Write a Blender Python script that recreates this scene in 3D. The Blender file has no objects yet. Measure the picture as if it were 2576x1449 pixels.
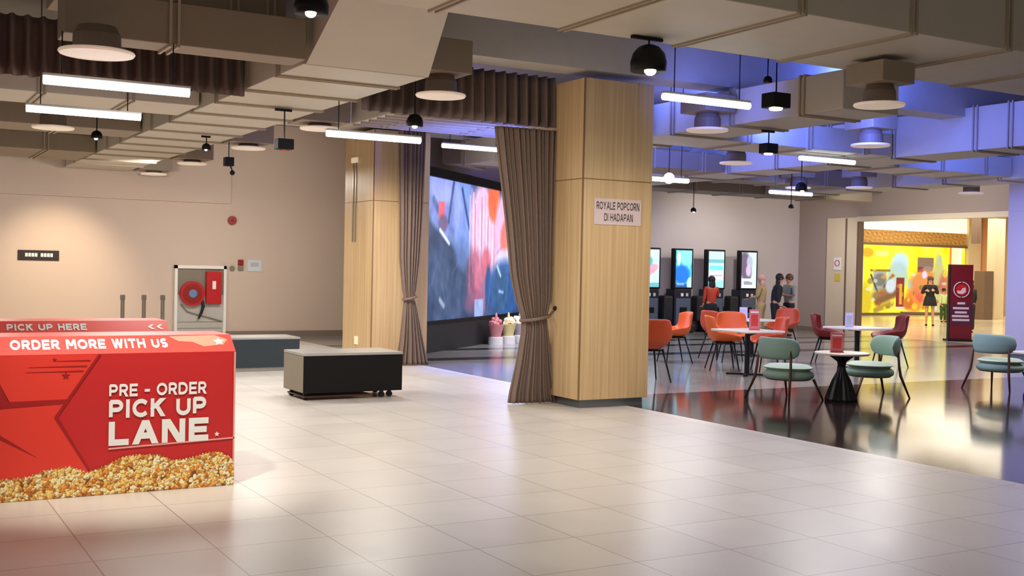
import bpy, bmesh, math, random
import numpy as np
from mathutils import Vector, Matrix
S = bpy.context.scene
C = S.collection
PI = math.pi
random.seed(7)
rng = np.random.RandomState(5)
# ------------------------------------------------------------------ camera
# The building runs on a square grid; world +Y is one floor-tile direction, +X the other.
FPX, PITCH, ROLL, YAW, EYE = 2856.1, 0.01805, 0.020675, 0.5208, 1.7
cd = bpy.data.cameras.new('camera'); cam = bpy.data.objects.new('camera', cd); C.objects.link(cam)
fw0 = Vector((math.sin(YAW), math.cos(YAW), 0)); r0 = Vector((math.cos(YAW), -math.sin(YAW), 0)); z0 = Vector((0, 0, 1))
fw = fw0 * math.cos(PITCH) - z0 * math.sin(PITCH); up0 = fw0 * math.sin(PITCH) + z0 * math.cos(PITCH)
RR = r0 * math.cos(ROLL) + up0 * math.sin(ROLL); UU = -r0 * math.sin(ROLL) + up0 * math.cos(ROLL)
cam.matrix_world = Matrix(((RR.x, UU.x, -fw.x, 0), (RR.y, UU.y, -fw.y, 0), (RR.z, UU.z, -fw.z, EYE), (0, 0, 0, 1)))
cd.sensor_width = 36; cd.sensor_fit = 'HORIZONTAL'; cd.lens = 36 * FPX / 2576; cd.clip_end = 200
S.camera = cam
# ------------------------------------------------------------------ world, exposure
W = bpy.data.worlds.new('world'); S.world = W; W.use_nodes = True
W.node_tree.nodes['Background'].inputs[0].default_value = (1.0, .92, .83, 1)
W.node_tree.nodes['Background'].inputs[1].default_value = .40
S.view_settings.view_transform = 'Standard'; S.view_settings.look = 'None'
S.view_settings.exposure = 0.0; S.view_settings.gamma = 1.0; S.view_settings.use_curve_mapping = False
S.cycles.max_bounces = 6; S.cycles.diffuse_bounces = 3; S.cycles.glossy_bounces = 3
S.cycles.sample_clamp_indirect = 6; S.cycles.use_denoising = True; S.cycles.caustics_reflective = False
# ------------------------------------------------------------------ lamps; many are added fills without fixtures, standing in for hall lighting
def lamp(kind, loc, energy, col=(1, .9, .75), size=.3, spot=1.2, blend=.6, aim=None, sy=None):
    l = bpy.data.lights.new('lamp', kind); l.energy = energy; l.color = col
    if kind == 'AREA':
        l.size = size
        if sy: l.shape = 'RECTANGLE'; l.size_y = sy
    else: l.shadow_soft_size = size
    if kind == 'SPOT': l.spot_size = spot; l.spot_blend = blend
    o = bpy.data.objects.new('lamp', l); C.objects.link(o); o.location = loc
    d = (Vector(aim) - Vector(loc)) if aim else Vector((0, 0, -1))
    o.rotation_euler = d.to_track_quat('-Z', 'Y').to_euler()
    return o
WARM = (1, .86, .68); NEUT = (1, .965, .92); COOL = (.82, .93, 1); BLUE = (.10, .17, 1.0)
for x, y in ((4.4, 7.2), (6.3, 9.2), (3.0, 15.5), (6.6, 15.5), (1.5, 19.5), (6.6, 21.5), (3.0, 12.0)):
    lamp('AREA', (x, y, 3.42), 58 if y < 10 else 95, NEUT, 1.0)
for x, y in ((11.9, 11.8), (12.3, 16.5), (17.2, 15.5), (12.5, 20.5), (17.5, 21.5), (22.3, 20.0), (16.0, 10.5)):
    lamp('AREA', (x, y, 3.45), 85, NEUT, 1.0)
lamp('SPOT', (3.6, 23.0, 3.5), 340, (1, .8, .56), .08, 1.25, .95, aim=(3.5, 25.4, .9))       # warm wash on the back wall
lamp('SPOT', (1.2, 7.2, 3.6), 460, NEUT, .08, .95, .9, aim=(1.7, 8.6, .75))          # on the counter
for x, y, e, za in ((7.8, 22.2, 95, 2.6), (4.8, 22.0, 75, 2.8), (1.6, 22.4, 50, 3.0), (20.5, 23.0, 130, 1.8), (23.0, 22.0, 130, 1.8)):
    lamp('SPOT', (x, y, 3.4), e, NEUT, .1, 2.2, .9, aim=(x, 25.6, za))
lamp('SPOT', (8.9, 8.7, 3.3), 150, WARM, .08, 1.3, .9, aim=(8.1, 11.5, .9))
lamp('SPOT', (5.2, 10.2, 3.2), 55, WARM, .08, 1.5, .9, aim=(7.4, 12.0, 2.6))
lamp('SPOT', (6.0, 16.0, 3.4), 220, WARM, .08, 1.2, .8, aim=(8.0, 18.1, 1.2))
# added blue lamps without fixtures that colour the services between the ducts
for p, a, e in (((8.9, 10.6, 3.72), (9.8, 11.6, 4.05), 67), ((8.2, 13.9, 3.5), (9.8, 15.6, 3.95), 156), ((11.3, 10.6, 3.7), (14.45, 11.4, 4.1), 390),
                ((11.3, 12.3, 4.15), (14.45, 14.2, 4.1), 390), ((11.3, 15.2, 3.75), (14.45, 17.2, 4.0), 390), ((11.6, 19.4, 3.7), (14.0, 20.8, 3.9), 234),
                ((16.2, 12.6, 3.7), (19.2, 14.0, 4.0), 234), ((16.2, 16.4, 3.7), (19.2, 18.4, 4.0), 234), ((7.3, 12.4, 2.9), (7.0, 14.0, 3.7), 46)):
    lamp('SPOT', p, e * .72, BLUE, .2, 2.5, .9, aim=a)
for x, y in ((9.5, 12.6), (12.0, 11.2), (13.0, 15.5), (17.5, 12.5)):
    lamp('POINT', (x, y, 4.5), 100, BLUE, .3)
lamp('SPOT', (7.6, 13.2, 2.3), 420, BLUE, .2, 1.5, .9, aim=(7.4, 13.9, 3.6))
lamp('SPOT', (9.1, 16.6, 3.4), 800, BLUE, .15, .95, .9, aim=(9.2, 16.4, 0))  # added blue spots: one on the duct underside, one on the floor
lamp('SPOT', (18.2, 13.8, 3.2), 240, (.5, .5, 1), .2, 1.3, .9, aim=(21.0, 15.2, 2.2))
lamp('SPOT', (20.8, 19.6, 3.1), 300, NEUT, .2, 2.2, .9, aim=(24.5, 20.4, 3.9))  # added fill to brighten the entrance header
for x, y in ((33, 26), (38, 31), (30, 21), (42, 29), (28, 27)):
    lamp('AREA', (x, y, 4.1), 190, (1, .94, .80), 4.0)

# ------------------------------------------------------------------ materials
def lin(c): return tuple(((v / 255) / 12.92 if v / 255 <= .04045 else ((v / 255 + .055) / 1.055) ** 2.4) for v in c)
def L4(c): return lin(c) + (1,)
def nodes(name):
    m = bpy.data.materials.new(name); m.use_nodes = True
    nt = m.node_tree; return m, nt, nt.nodes['Principled BSDF']
def mat(name, c, rough=.6, metal=0, emit=None, es=0, var=.06, scale=6, spec=.5, bump=0):
    m, nt, b = nodes(name); c = lin(c)
    b.inputs['Roughness'].default_value = rough; b.inputs['Metallic'].default_value = metal
    b.inputs['Specular IOR Level'].default_value = spec
    tc = nt.nodes.new('ShaderNodeTexCoord'); n = nt.nodes.new('ShaderNodeTexNoise'); n.inputs['Scale'].default_value = scale
    n.inputs['Detail'].default_value = 3
    nt.links.new(tc.outputs['Object'], n.inputs['Vector'])
    r = nt.nodes.new('ShaderNodeMixRGB'); r.inputs[1].default_value = tuple(v * (1 - var) for v in c) + (1,)
    r.inputs[2].default_value = tuple(min(1, v * (1 + var)) for v in c) + (1,)
    nt.links.new(n.outputs['Fac'], r.inputs[0]); nt.links.new(r.outputs[0], b.inputs['Base Color'])
    if emit is not None:
        b.inputs['Emission Color'].default_value = L4(emit); b.inputs['Emission Strength'].default_value = es
    if bump:
        bp = nt.nodes.new('ShaderNodeBump'); bp.inputs['Strength'].default_value = bump; bp.inputs['Distance'].default_value = .01
        nt.links.new(n.outputs['Fac'], bp.inputs['Height']); nt.links.new(bp.outputs[0], b.inputs['Normal'])
    return m
def mat_wood(name, c1, c2):
    m, nt, b = nodes(name)
    tc = nt.nodes.new('ShaderNodeTexCoord'); mp = nt.nodes.new('ShaderNodeMapping'); mp.inputs['Scale'].default_value = (16, 16, .35)
    n = nt.nodes.new('ShaderNodeTexNoise'); n.inputs['Scale'].default_value = 1.6; n.inputs['Detail'].default_value = 5
    cr = nt.nodes.new('ShaderNodeValToRGB'); cr.color_ramp.elements[0].position = .32; cr.color_ramp.elements[1].position = .68
    cr.color_ramp.elements[0].color = L4(c1); cr.color_ramp.elements[1].color = L4(c2)
    nt.links.new(tc.outputs['Object'], mp.inputs[0]); nt.links.new(mp.outputs[0], n.inputs['Vector'])
    nt.links.new(n.outputs['Fac'], cr.inputs[0]); nt.links.new(cr.outputs[0], b.inputs['Base Color'])
    b.inputs['Roughness'].default_value = .42
    return m
def mat_tiles(name, c, grout, tw, th, ox, oy, rough=.2, var=.05, gw=.008, spec=.5):
    m, nt, b = nodes(name)
    tc = nt.nodes.new('ShaderNodeTexCoord'); mp = nt.nodes.new('ShaderNodeMapping')
    mp.inputs['Location'].default_value = (-ox, -oy, 0)
    br = nt.nodes.new('ShaderNodeTexBrick'); br.offset = 0; br.squash = 1
    br.inputs['Scale'].default_value = 1; br.inputs['Brick Width'].default_value = tw; br.inputs['Row Height'].default_value = th
    br.inputs['Mortar Size'].default_value = gw / 2; br.inputs['Mortar Smooth'].default_value = .1; br.inputs['Bias'].default_value = 0
    cl = lin(c)
    br.inputs['Color1'].default_value = tuple(v * (1 - var) for v in cl) + (1,)
    br.inputs['Color2'].default_value = tuple(v * (1 + var) for v in cl) + (1,)
    br.inputs['Mortar'].default_value = L4(grout)
    nt.links.new(tc.outputs['Object'], mp.inputs[0]); nt.links.new(mp.outputs[0], br.inputs['Vector'])
    n = nt.nodes.new('ShaderNodeTexNoise'); n.inputs['Scale'].default_value = 2.2; n.inputs['Detail'].default_value = 6
    nt.links.new(tc.outputs['Object'], n.inputs['Vector'])
    mr = nt.nodes.new('ShaderNodeMapRange'); mr.inputs['To Min'].default_value = .9; mr.inputs['To Max'].default_value = 1.08
    nt.links.new(n.outputs['Fac'], mr.inputs['Value'])
    mx = nt.nodes.new('ShaderNodeMixRGB'); mx.blend_type = 'MULTIPLY'; mx.inputs[0].default_value = 1
    nt.links.new(br.outputs['Color'], mx.inputs[1]); nt.links.new(mr.outputs[0], mx.inputs[2])
    nt.links.new(mx.outputs[0], b.inputs['Base Color'])
    rr = nt.nodes.new('ShaderNodeMapRange'); rr.inputs['To Min'].default_value = rough * .85; rr.inputs['To Max'].default_value = rough * 1.2
    nt.links.new(n.outputs['Fac'], rr.inputs['Value']); nt.links.new(rr.outputs[0], b.inputs['Roughness'])
    b.inputs['Specular IOR Level'].default_value = spec
    n2 = nt.nodes.new('ShaderNodeTexNoise'); n2.inputs['Scale'].default_value = 3.0
    bp = nt.nodes.new('ShaderNodeBump'); bp.inputs['Strength'].default_value = .02; bp.inputs['Distance'].default_value = .01
    nt.links.new(tc.outputs['Object'], n2.inputs['Vector']); nt.links.new(n2.outputs['Fac'], bp.inputs['Height']); nt.links.new(bp.outputs[0], b.inputs['Normal'])
    return m
def mat_paint(name, es=0, rough=.5, base=1.0):
    m, nt, b = nodes(name)
    a = nt.nodes.new('ShaderNodeAttribute'); a.attribute_name = 'Col'
    n = nt.nodes.new('ShaderNodeTexNoise'); n.inputs['Scale'].default_value = 30
    mr = nt.nodes.new('ShaderNodeMapRange'); mr.inputs['To Min'].default_value = .96; mr.inputs['To Max'].default_value = 1.04
    nt.links.new(n.outputs['Fac'], mr.inputs['Value'])
    mx = nt.nodes.new('ShaderNodeMixRGB'); mx.blend_type = 'MULTIPLY'; mx.inputs[0].default_value = 1
    nt.links.new(a.outputs['Color'], mx.inputs[1]); nt.links.new(mr.outputs[0], mx.inputs[2])
    if es:
        b.inputs['Base Color'].default_value = (.01, .01, .01, 1)
        nt.links.new(mx.outputs[0], b.inputs['Emission Color']); b.inputs['Emission Strength'].default_value = es
    else: nt.links.new(mx.outputs[0], b.inputs['Base Color'])
    b.inputs['Roughness'].default_value = rough
    return m
M = dict(
    tile=mat_tiles('floor_tile', (220, 211, 198), (158, 146, 132), .697, .6667, .45, .667 * 1, .30, .03),
    tile_dark=mat_tiles('floor_dark', (60, 46, 41), (40, 34, 32), .697, .6667, .45, 0, .10, .04, spec=.22),
    tile_grey=mat_tiles('floor_grey', (158, 154, 148), (110, 106, 102), .697, .6667, .45, 0, .13, .04, spec=.5),
    tile_strip=mat('floor_strip', (40, 40, 44), .15), tile_edge=mat('floor_edge', (226, 218, 204), .3),
    tile_mall=mat_tiles('floor_mall', (236, 222, 190), (190, 170, 136), 1.2, 1.2, 0, 0, .12, .03, spec=.7),
    wall=mat('wall_paint', (218, 196, 178), .7, var=.02, scale=1), wall_low=mat('skirting', (140, 124, 110), .6),
    wall_pink=mat('wall_paint_pale', (214, 200, 192), .7, var=.02, scale=1),
    wall_dim=mat('wall_paint_taupe', (180, 160, 146), .7, var=.02, scale=1),
    cream=mat('cream_panel', (232, 212, 176), .5, var=.02), slab=mat('slab_paint', (140, 130, 118), .9),
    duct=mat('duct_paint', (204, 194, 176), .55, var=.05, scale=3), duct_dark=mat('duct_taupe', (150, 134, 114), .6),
    flange=mat('duct_flange', (176, 160, 136), .55), beam=mat('beam_paint', (200, 194, 184), .7),
    wood=mat_wood('light_oak', (204, 170, 124), (226, 196, 150)), seam=mat('wood_seam', (140, 108, 70), .6),
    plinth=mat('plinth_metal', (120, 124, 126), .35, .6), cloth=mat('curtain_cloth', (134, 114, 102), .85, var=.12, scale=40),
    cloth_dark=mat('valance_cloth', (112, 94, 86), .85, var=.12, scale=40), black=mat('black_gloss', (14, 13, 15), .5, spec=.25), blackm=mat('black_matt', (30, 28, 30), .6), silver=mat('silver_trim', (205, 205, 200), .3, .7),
    boxside=mat('box_side', (138, 128, 110), .5), slate=mat('slate_laminate', (46, 56, 62), .4),
    red=mat('print_red', (206, 40, 40), .38, var=.02), redbright=mat('print_bright_red', (236, 62, 46), .38, var=.02),
    reddark=mat('print_dark_red', (168, 26, 26), .4), coral=mat('print_coral', (246, 92, 80), .35, var=.02), white=mat('print_white', (250, 246, 238), .5, var=.01),
    pinkedge=mat('print_edge', (246, 170, 160), .5), coralpale=mat('highlight_pale', (252, 170, 140), .4),
    tube=mat('tube_glow', (255, 255, 255), .5, emit=(226, 244, 255), es=6), led=mat('spot_bulb', (255, 255, 255), .4, emit=(255, 240, 200), es=14),
    glowwarm=mat('fascia_glow', (255, 255, 255), .5, emit=(255, 236, 180), es=1.3),
    disc=mat('diffuser_white_glow', (240, 228, 212), .5, emit=(255, 226, 200), es=.25), neck=mat('diffuser_neck', (120, 104, 90), .6),  # air discs glow faintly; brightness added, they are no lamps
    orange=mat('orange_shell', (228, 104, 42), .45, var=.05), rust=mat('rust_shell', (198, 76, 34), .45, var=.05), maroon=mat('maroon_shell', (122, 28, 16), .45),
    sage=mat('sage_fabric', (146, 176, 162), .8, var=.06, scale=60), sagepale=mat('sage_seat', (190, 208, 188), .8, var=.06, scale=60),
    leg=mat('black_metal', (34, 32, 34), .35, .5), walnut=mat('walnut_leg', (82, 44, 28), .45), top=mat('table_top', (236, 226, 212), .3, var=.02),
    hosered=mat('hose_red', (196, 24, 28), .4), hosehub=mat('hose_hub', (110, 140, 180), .4), greyp=mat('grey_panel', (196, 192, 184), .5),
    steel=mat('steel', (150, 142, 132), .35, .7), grey=mat('grey_plastic', (120, 112, 104), .5), bell=mat('alarm_red', (150, 24, 18), .4),
    plate=mat('pale_plate', (214, 222, 228), .5), ivory=mat('ivory_glow', (246, 232, 200), .4, emit=(255, 240, 210), es=.3),  # ivory: faint glow added; socket plate and popcorn are no lamps
    signblack=mat('sign_black', (42, 32, 26), .4), ink=mat('sign_ink', (78, 62, 66), .6), paper=mat('sign_paper', (226, 206, 208), .6, var=.01),
    skin=mat('skin', (205, 150, 118), .55), hair=mat('dark_hair', (34, 22, 20), .6), hairb=mat('brown_hair', (96, 60, 44), .6),
    khaki=mat('khaki_cloth', (196, 168, 112), .8), blush=mat('blush_scarf', (226, 176, 160), .8), greysh=mat('grey_shirt', (140, 148, 138), .8),
    darkc=mat('dark_cloth', (30, 30, 36), .8), redtop=mat('red_top', (196, 70, 44), .8), limetop=mat('pale_green_top', (206, 224, 160), .8),
    greenc=mat('green_trousers', (60, 84, 34), .8), yellow=mat('yellow_bag', (214, 196, 50), .6),
    kiosk=mat('kiosk_black', (34, 34, 44), .35), kioskg=mat('kiosk_grey', (84, 92, 108), .4),
    standee=mat('standee_maroon', (112, 6, 28), .4), standeelow=mat('standee_purple', (84, 24, 52), .4), pale=mat('pale_text', (216, 196, 206), .5),
    purple=mat('column_paint', (190, 184, 196), .6, var=.02), terra=mat('terracotta_panel', (220, 160, 124), .5), umber=mat('umber_panel', (120, 96, 78), .5),
    pinkc=mat('pink_card', (214, 120, 130), .5), lilac=mat('lilac_card', (214, 204, 236), .5), redc=mat('red_card', (206, 60, 54), .5),
    tubpink=mat('pink_tub', (232, 150, 150), .5), tubyellow=mat('yellow_tub', (236, 222, 150), .5), tubgrey=mat('grey_tub', (190, 172, 176), .5),
    orangesign=mat('yellow_notice', (226, 200, 80), .5), lens=mat('pink_lens', (170, 96, 84), .4),
    ledpaint=mat_paint('screen_picture', 1.25), shoppaint=mat_paint('window_picture', 1.2), kioskpaint=mat_paint('kiosk_picture', 1.3), print=mat_paint('printed_picture', 0, .4),
)
# ------------------------------------------------------------------ geometry helpers
class MB:
    def __init__(s): s.bm = bmesh.new(); s.mats = []; s.mi = 0
    def m(s, material):
        if material not in s.mats: s.mats.append(material)
        s.mi = s.mats.index(material); return s
    def _f(s, vs):
        try: f = s.bm.faces.new(vs); f.material_index = s.mi; return f
        except ValueError: return None
    def box(s, x0, x1, y0, y1, z0, z1, mx=None, bev=0):
        v = [Vector((x, y, z)) for z in (z0, z1) for y in (y0, y1) for x in (x0, x1)]
        if mx: v = [mx @ p for p in v]
        b = [s.bm.verts.new(p) for p in v]
        fs = [s._f([b[i] for i in q]) for q in ((0, 2, 3, 1), (4, 5, 7, 6), (0, 1, 5, 4), (2, 6, 7, 3), (0, 4, 6, 2), (1, 3, 7, 5))]
        if bev:
            es = list({e for f in fs for e in f.edges})
            r = bmesh.ops.bevel(s.bm, geom=es, offset=bev, segments=3, profile=.5, affect='EDGES')
            for f in r['faces']: f.material_index = s.mi
        return s
    def poly(s, pts, d=None):
        a = [s.bm.verts.new(p) for p in pts]; s._f(a)
        if d is not None:
            d = Vector(d); b = [s.bm.verts.new(Vector(p) + d) for p in pts]; s._f(b[::-1])
            n = len(pts)
            for i in range(n): s._f([a[i], b[i], b[(i + 1) % n], a[(i + 1) % n]])
        return s
    def tube(s, pts, rad, n=12, cap=True):
        pts = [Vector(p) for p in pts]; rads = rad if isinstance(rad, (list, tuple)) else [rad] * len(pts)
        rings = []
        ref = None
        for i, p in enumerate(pts):
            d = (pts[min(i + 1, len(pts) - 1)] - pts[max(i - 1, 0)]).normalized()
            if ref is None: ref = Vector((1, 0, 0)) if abs(d.x) < .8 else Vector((0, 1, 0))
            u = d.cross(ref).normalized(); w = d.cross(u).normalized(); ref = -w if False else ref
            rings.append([s.bm.verts.new(p + (u * math.cos(a) + w * math.sin(a)) * rads[i]) for a in (2 * PI * k / n for k in range(n))])
        for a, b in zip(rings, rings[1:]):
            for k in range(n): s._f([a[k], a[(k + 1) % n], b[(k + 1) % n], b[k]])
        if cap: s._f(rings[0][::-1]); s._f(rings[-1])
        return s
    def lathe(s, prof, cx=0, cy=0, n=28, sx=1, sy=1, flute=0):
        rings = []
        for r, z in prof:
            rings.append([s.bm.verts.new((cx + r * (1 + (flute * math.cos(k * PI) if flute else 0)) * math.cos(2 * PI * k / n) * sx,
                                          cy + r * (1 + (flute * math.cos(k * PI) if flute else 0)) * math.sin(2 * PI * k / n) * sy, z)) for k in range(n)])
        for a, b in zip(rings, rings[1:]):
            for k in range(n): s._f([a[k], a[(k + 1) % n], b[(k + 1) % n], b[k]])
        s._f(rings[0][::-1]); s._f(rings[-1]); return s
    def grid(s, fn, nu, nv, close=False):
        g = [[s.bm.verts.new(fn(i / nu, j / nv)) for i in range(nu + 1)] for j in range(nv + 1)]
        for j in range(nv):
            for i in range(nu): s._f([g[j][i], g[j][i + 1], g[j + 1][i + 1], g[j + 1][i]])
        return s
    def ball(s, c, r, seg=14, sc=(1, 1, 1), mx=None):
        m4 = Matrix.Translation(c) @ (mx or Matrix.Identity(4)) @ Matrix.Diagonal((*sc, 1))
        r_ = bmesh.ops.create_uvsphere(s.bm, u_segments=seg, v_segments=max(6, seg // 2 + 2), radius=r, matrix=m4)
        for v in r_['verts']:
            for f in v.link_faces: f.material_index = s.mi
        return s
    def build(s, name, material=None, parent=None, smooth=False, fixn=True):
        if fixn: bmesh.ops.recalc_face_normals(s.bm, faces=s.bm.faces)
        me = bpy.data.meshes.new(name); s.bm.to_mesh(me); s.bm.free()
        if s.mats:
            for m_ in s.mats: me.materials.append(m_)
        else: me.materials.append(material)
        if smooth:
            for p in me.polygons: p.use_smooth = True
        o = bpy.data.objects.new(name, me); C.objects.link(o)
        if parent: o.parent = parent
        return o
def tag(o, label=None, cat=None, group=None, kind=None):
    if label: o['label'] = label
    if cat: o['category'] = cat
    if group: o['group'] = group
    if kind: o['kind'] = kind
    return o
def thing(name, loc, rz, label, cat, group=None):
    o = bpy.data.objects.new(name, None); C.objects.link(o); o.location = loc; o.rotation_euler = (0, 0, rz)
    o.empty_display_size = .1
    return tag(o, label, cat, group)
def kids(o): return [c for c in list(C.objects) if c.parent == o]
def dup(o, loc=None, rz=None, label=None, group=None, parent=None, swap=None):
    c = o.copy(); C.objects.link(c)
    if parent is not None: c.parent = parent
    if loc is not None: c.location = loc
    if rz is not None: c.rotation_euler = (0, 0, rz)
    if label: c['label'] = label
    if group: c['group'] = group
    if swap and c.type == 'MESH' and c.data.materials and c.data.materials[0].name in swap:
        c.data = c.data.copy(); c.data.materials[0] = swap[c.data.materials[0].name if False else o.data.materials[0].name]
    for k in kids(o): dup(k, parent=c, swap=swap)
    return c
def struct(o): o['kind'] = 'structure'; return o
def solid(o, t, off=0, sub=0):
    md = o.modifiers.new('solid', 'SOLIDIFY'); md.thickness = t; md.offset = off
    if sub: s_ = o.modifiers.new('sub', 'SUBSURF'); s_.levels = sub; s_.render_levels = sub
    return o
def arc(cx, cy, rx, ry, a0, a1, n=10): return [(cx + rx * math.cos(math.radians(a0 + (a1 - a0) * k / n)), cy + ry * math.sin(math.radians(a0 + (a1 - a0) * k / n))) for k in range(n + 1)]
GL = {  # strokes on a unit cap height, (width, [polylines])
    'A': (.86, [[(.0, 0), (.43, 1), (.86, 0)], [(.2, .3), (.66, .3)]]), 'C': (.8, [arc(.45, .5, .45, .5, 45, 315, 16)]), 'D': (.8, [[(0, 0), (0, 1), (.35, 1)] + arc(.35, .5, .45, .5, 90, -90, 12) + [(0, 0)]]),
    'E': (.64, [[(.64, 1), (0, 1), (0, 0), (.64, 0)], [(0, .5), (.56, .5)]]), 'H': (.74, [[(0, 0), (0, 1)], [(.74, 0), (.74, 1)], [(0, .5), (.74, .5)]]), 'I': (.04, [[(.02, 0), (.02, 1)]]),
    'K': (.72, [[(0, 0), (0, 1)], [(.7, 1), (.04, .42)], [(.28, .62), (.72, 0)]]), 'L': (.6, [[(0, 1), (0, 0), (.6, 0)]]), 'M': (.94, [[(0, 0), (0, 1)], [(.05, 1), (.47, .25)], [(.47, .25), (.89, 1)], [(.94, 1), (.94, 0)]]),
    'N': (.78, [[(0, 0), (0, 1)], [(.06, 1), (.72, 0)], [(.78, 0), (.78, 1)]]), 'O': (.92, [arc(.46, .5, .46, .5, 0, 360, 24)]), 'P': (.68, [[(0, 0), (0, 1), (.4, 1)] + arc(.4, .72, .28, .28, 90, -90, 8) + [(0, .44)]]),
    'R': (.7, [[(0, 0), (0, 1), (.4, 1)] + arc(.4, .72, .28, .28, 90, -90, 8) + [(0, .44)], [(.38, .44), (.7, 0)]]), 'S': (.62, [arc(.31, .74, .29, .26, 35, 270, 12) + arc(.31, .24, .31, .24, 90, -145, 12)[1:]]),
    'T': (.7, [[(0, 1), (.7, 1)], [(.35, 1), (.35, 0)]]), 'U': (.74, [[(0, 1), (0, .36)] + arc(.37, .36, .37, .36, 180, 360, 12) + [(.74, 1)]]), 'W': (1.15, [[(0, 1), (.29, 0), (.575, 1), (.86, 0), (1.15, 1)]]),
    'Y': (.8, [[(0, 1), (.4, .45), (.8, 1)], [(.4, .45), (.4, 0)]]), 'G': (.84, [arc(.45, .5, .45, .5, 45, 330, 16) + [(.84, .45), (.5, .45)]]), '-': (.34, [[(0, .42), (.34, .42)]]), '<': (.5, [[(.5, .95), (.08, .5), (.5, .05)]]), ' ': (.2, [])}
def text(name, body, w, h, material, parent, loc, rx=PI / 2, rz=0, bold=.15, align='l', depth=.0015):
    """flat sign lettering drawn with broad strokes; one mesh, slightly raised"""
    pen = 0; segs = []; gap = .16 + bold
    for ch in body:
        gw, st = GL[ch]
        for pl in st: segs.append([(pen + bold / 2 + x, bold / 2 + y * (1 - bold)) for x, y in pl])
        pen += gw + bold + (gap - bold)
    pen -= gap - bold
    bm = bmesh.new(); k = 0; hb = bold / 2; sx, sy = w / pen, h
    def quad(ps):
        nonlocal k
        z = depth + k * 4e-6; k += 1
        bm.faces.new([bm.verts.new((x * sx, y * sy, z)) for x, y in ps])
    for pl in segs:
        for n_, (a, b) in enumerate(zip(pl, pl[1:])):
            dx, dy = b[0] - a[0], b[1] - a[1]; L_ = math.hypot(dx, dy)
            if L_ < 1e-6: continue
            ux, uy = dx / L_, dy / L_; e = hb * .98 if len(pl) <= 5 and (abs(dx) < 1e-6 or abs(dy) < 1e-6) else hb * .35
            e0 = e1 = e
            if abs(dx) > 1e-6 and abs(dy) > 1e-6 and len(pl) <= 5: e0 = e1 = 0
            a2 = (a[0] - ux * e0, a[1] - uy * e0); b2 = (b[0] + ux * e1, b[1] + uy * e1)
            nx, ny = -uy * hb, ux * hb
            if abs(dx) > 1e-6 and abs(dy) > 1e-6 and len(pl) <= 5:   # diagonal: cut flat at cap and base line
                hx = hb / max(.3, abs(uy)); y0, y1 = a[1], b[1]
                ea = hb if (a[1] < hb * 1.01 or a[1] > 1 - hb * 1.01) else 0; eb = hb if (b[1] < hb * 1.01 or b[1] > 1 - hb * 1.01) else 0
                sg = 1 if dy > 0 else -1
                a2 = (a[0], a[1] - ea * sg); b2 = (b[0], b[1] + eb * sg)
                quad([(a2[0] - hx, a2[1]), (a2[0] + hx, a2[1]), (b2[0] + hx, b2[1]), (b2[0] - hx, b2[1])]); continue
            quad([(a2[0] + nx, a2[1] + ny), (a2[0] - nx, a2[1] - ny), (b2[0] - nx, b2[1] - ny), (b2[0] + nx, b2[1] + ny)])
    for f in bm.faces:
        if f.normal.z == 0: f.normal_update()
        if f.normal.z < 0: f.normal_flip()
    me = bpy.data.meshes.new(name); bm.to_mesh(me); bm.free(); me.materials.append(material)
    o = bpy.data.objects.new(name, me); C.objects.link(o); o.parent = parent; o.location = loc; o.rotation_euler = (rx, 0, rz)
    return o
def paint_panel(name, w, h, nx, ny, fn, material, parent, loc=(0, 0, 0), t=.0):
    """flat upright picture in local XZ facing -Y; fn(X,Z arrays in metres)->rgb 0..255"""
    xs = np.linspace(0, w, nx + 1); zs = np.linspace(0, h, ny + 1); X, Z = np.meshgrid(xs, zs)
    col = fn(X, Z) / 255.0
    col = np.where(col <= .04045, col / 12.92, ((np.clip(col, 0, 1) + .055) / 1.055) ** 2.4)
    verts = [(float(x), 0, float(z)) for x, z in zip(X.ravel(), Z.ravel())]
    faces = [(j * (nx + 1) + i, j * (nx + 1) + i + 1, (j + 1) * (nx + 1) + i + 1, (j + 1) * (nx + 1) + i) for j in range(ny) for i in range(nx)]
    me = bpy.data.meshes.new(name); me.from_pydata(verts, [], faces)
    ca = me.color_attributes.new('Col', 'FLOAT_COLOR', 'POINT')
    arr = np.ones((len(verts), 4), np.float32); arr[:, :3] = col.reshape(-1, 3); ca.data.foreach_set('color', arr.ravel())
    me.materials.append(material)
    o = bpy.data.objects.new(name, me); C.objects.link(o); o.parent = parent; o.location = loc
    return o
class Paint:
    def __init__(s, X, Z, base): s.X, s.Z = X, Z; s.c = np.zeros(X.shape + (3,)) + np.array(base, float)
    def mix(s, m, col): s.c += (np.array(col, float) - s.c) * np.clip(m, 0, 1)[..., None]
    def ell(s, x, z, rx, rz, col, a=0, soft=.25, k=1):
        dx, dz = s.X - x, s.Z - z; ca, sa = math.cos(a), math.sin(a)
        u, v = (dx * ca + dz * sa) / rx, (-dx * sa + dz * ca) / rz
        s.mix((1 - (np.sqrt(u * u + v * v) - 1) / soft).clip(0, 1) * k, col)
    def rect(s, x0, x1, z0, z1, col, k=1): s.mix(((s.X >= x0) & (s.X <= x1) & (s.Z >= z0) & (s.Z <= z1)) * float(k), col)
    def line(s, x0, z0, x1, z1, w, col, k=1):
        dx, dz = x1 - x0, z1 - z0; L2 = dx * dx + dz * dz
        t = (((s.X - x0) * dx + (s.Z - z0) * dz) / L2).clip(0, 1)
        d = np.hypot(s.X - x0 - t * dx, s.Z - z0 - t * dz); s.mix((1.5 - d / w).clip(0, 1) * k, col)
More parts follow.
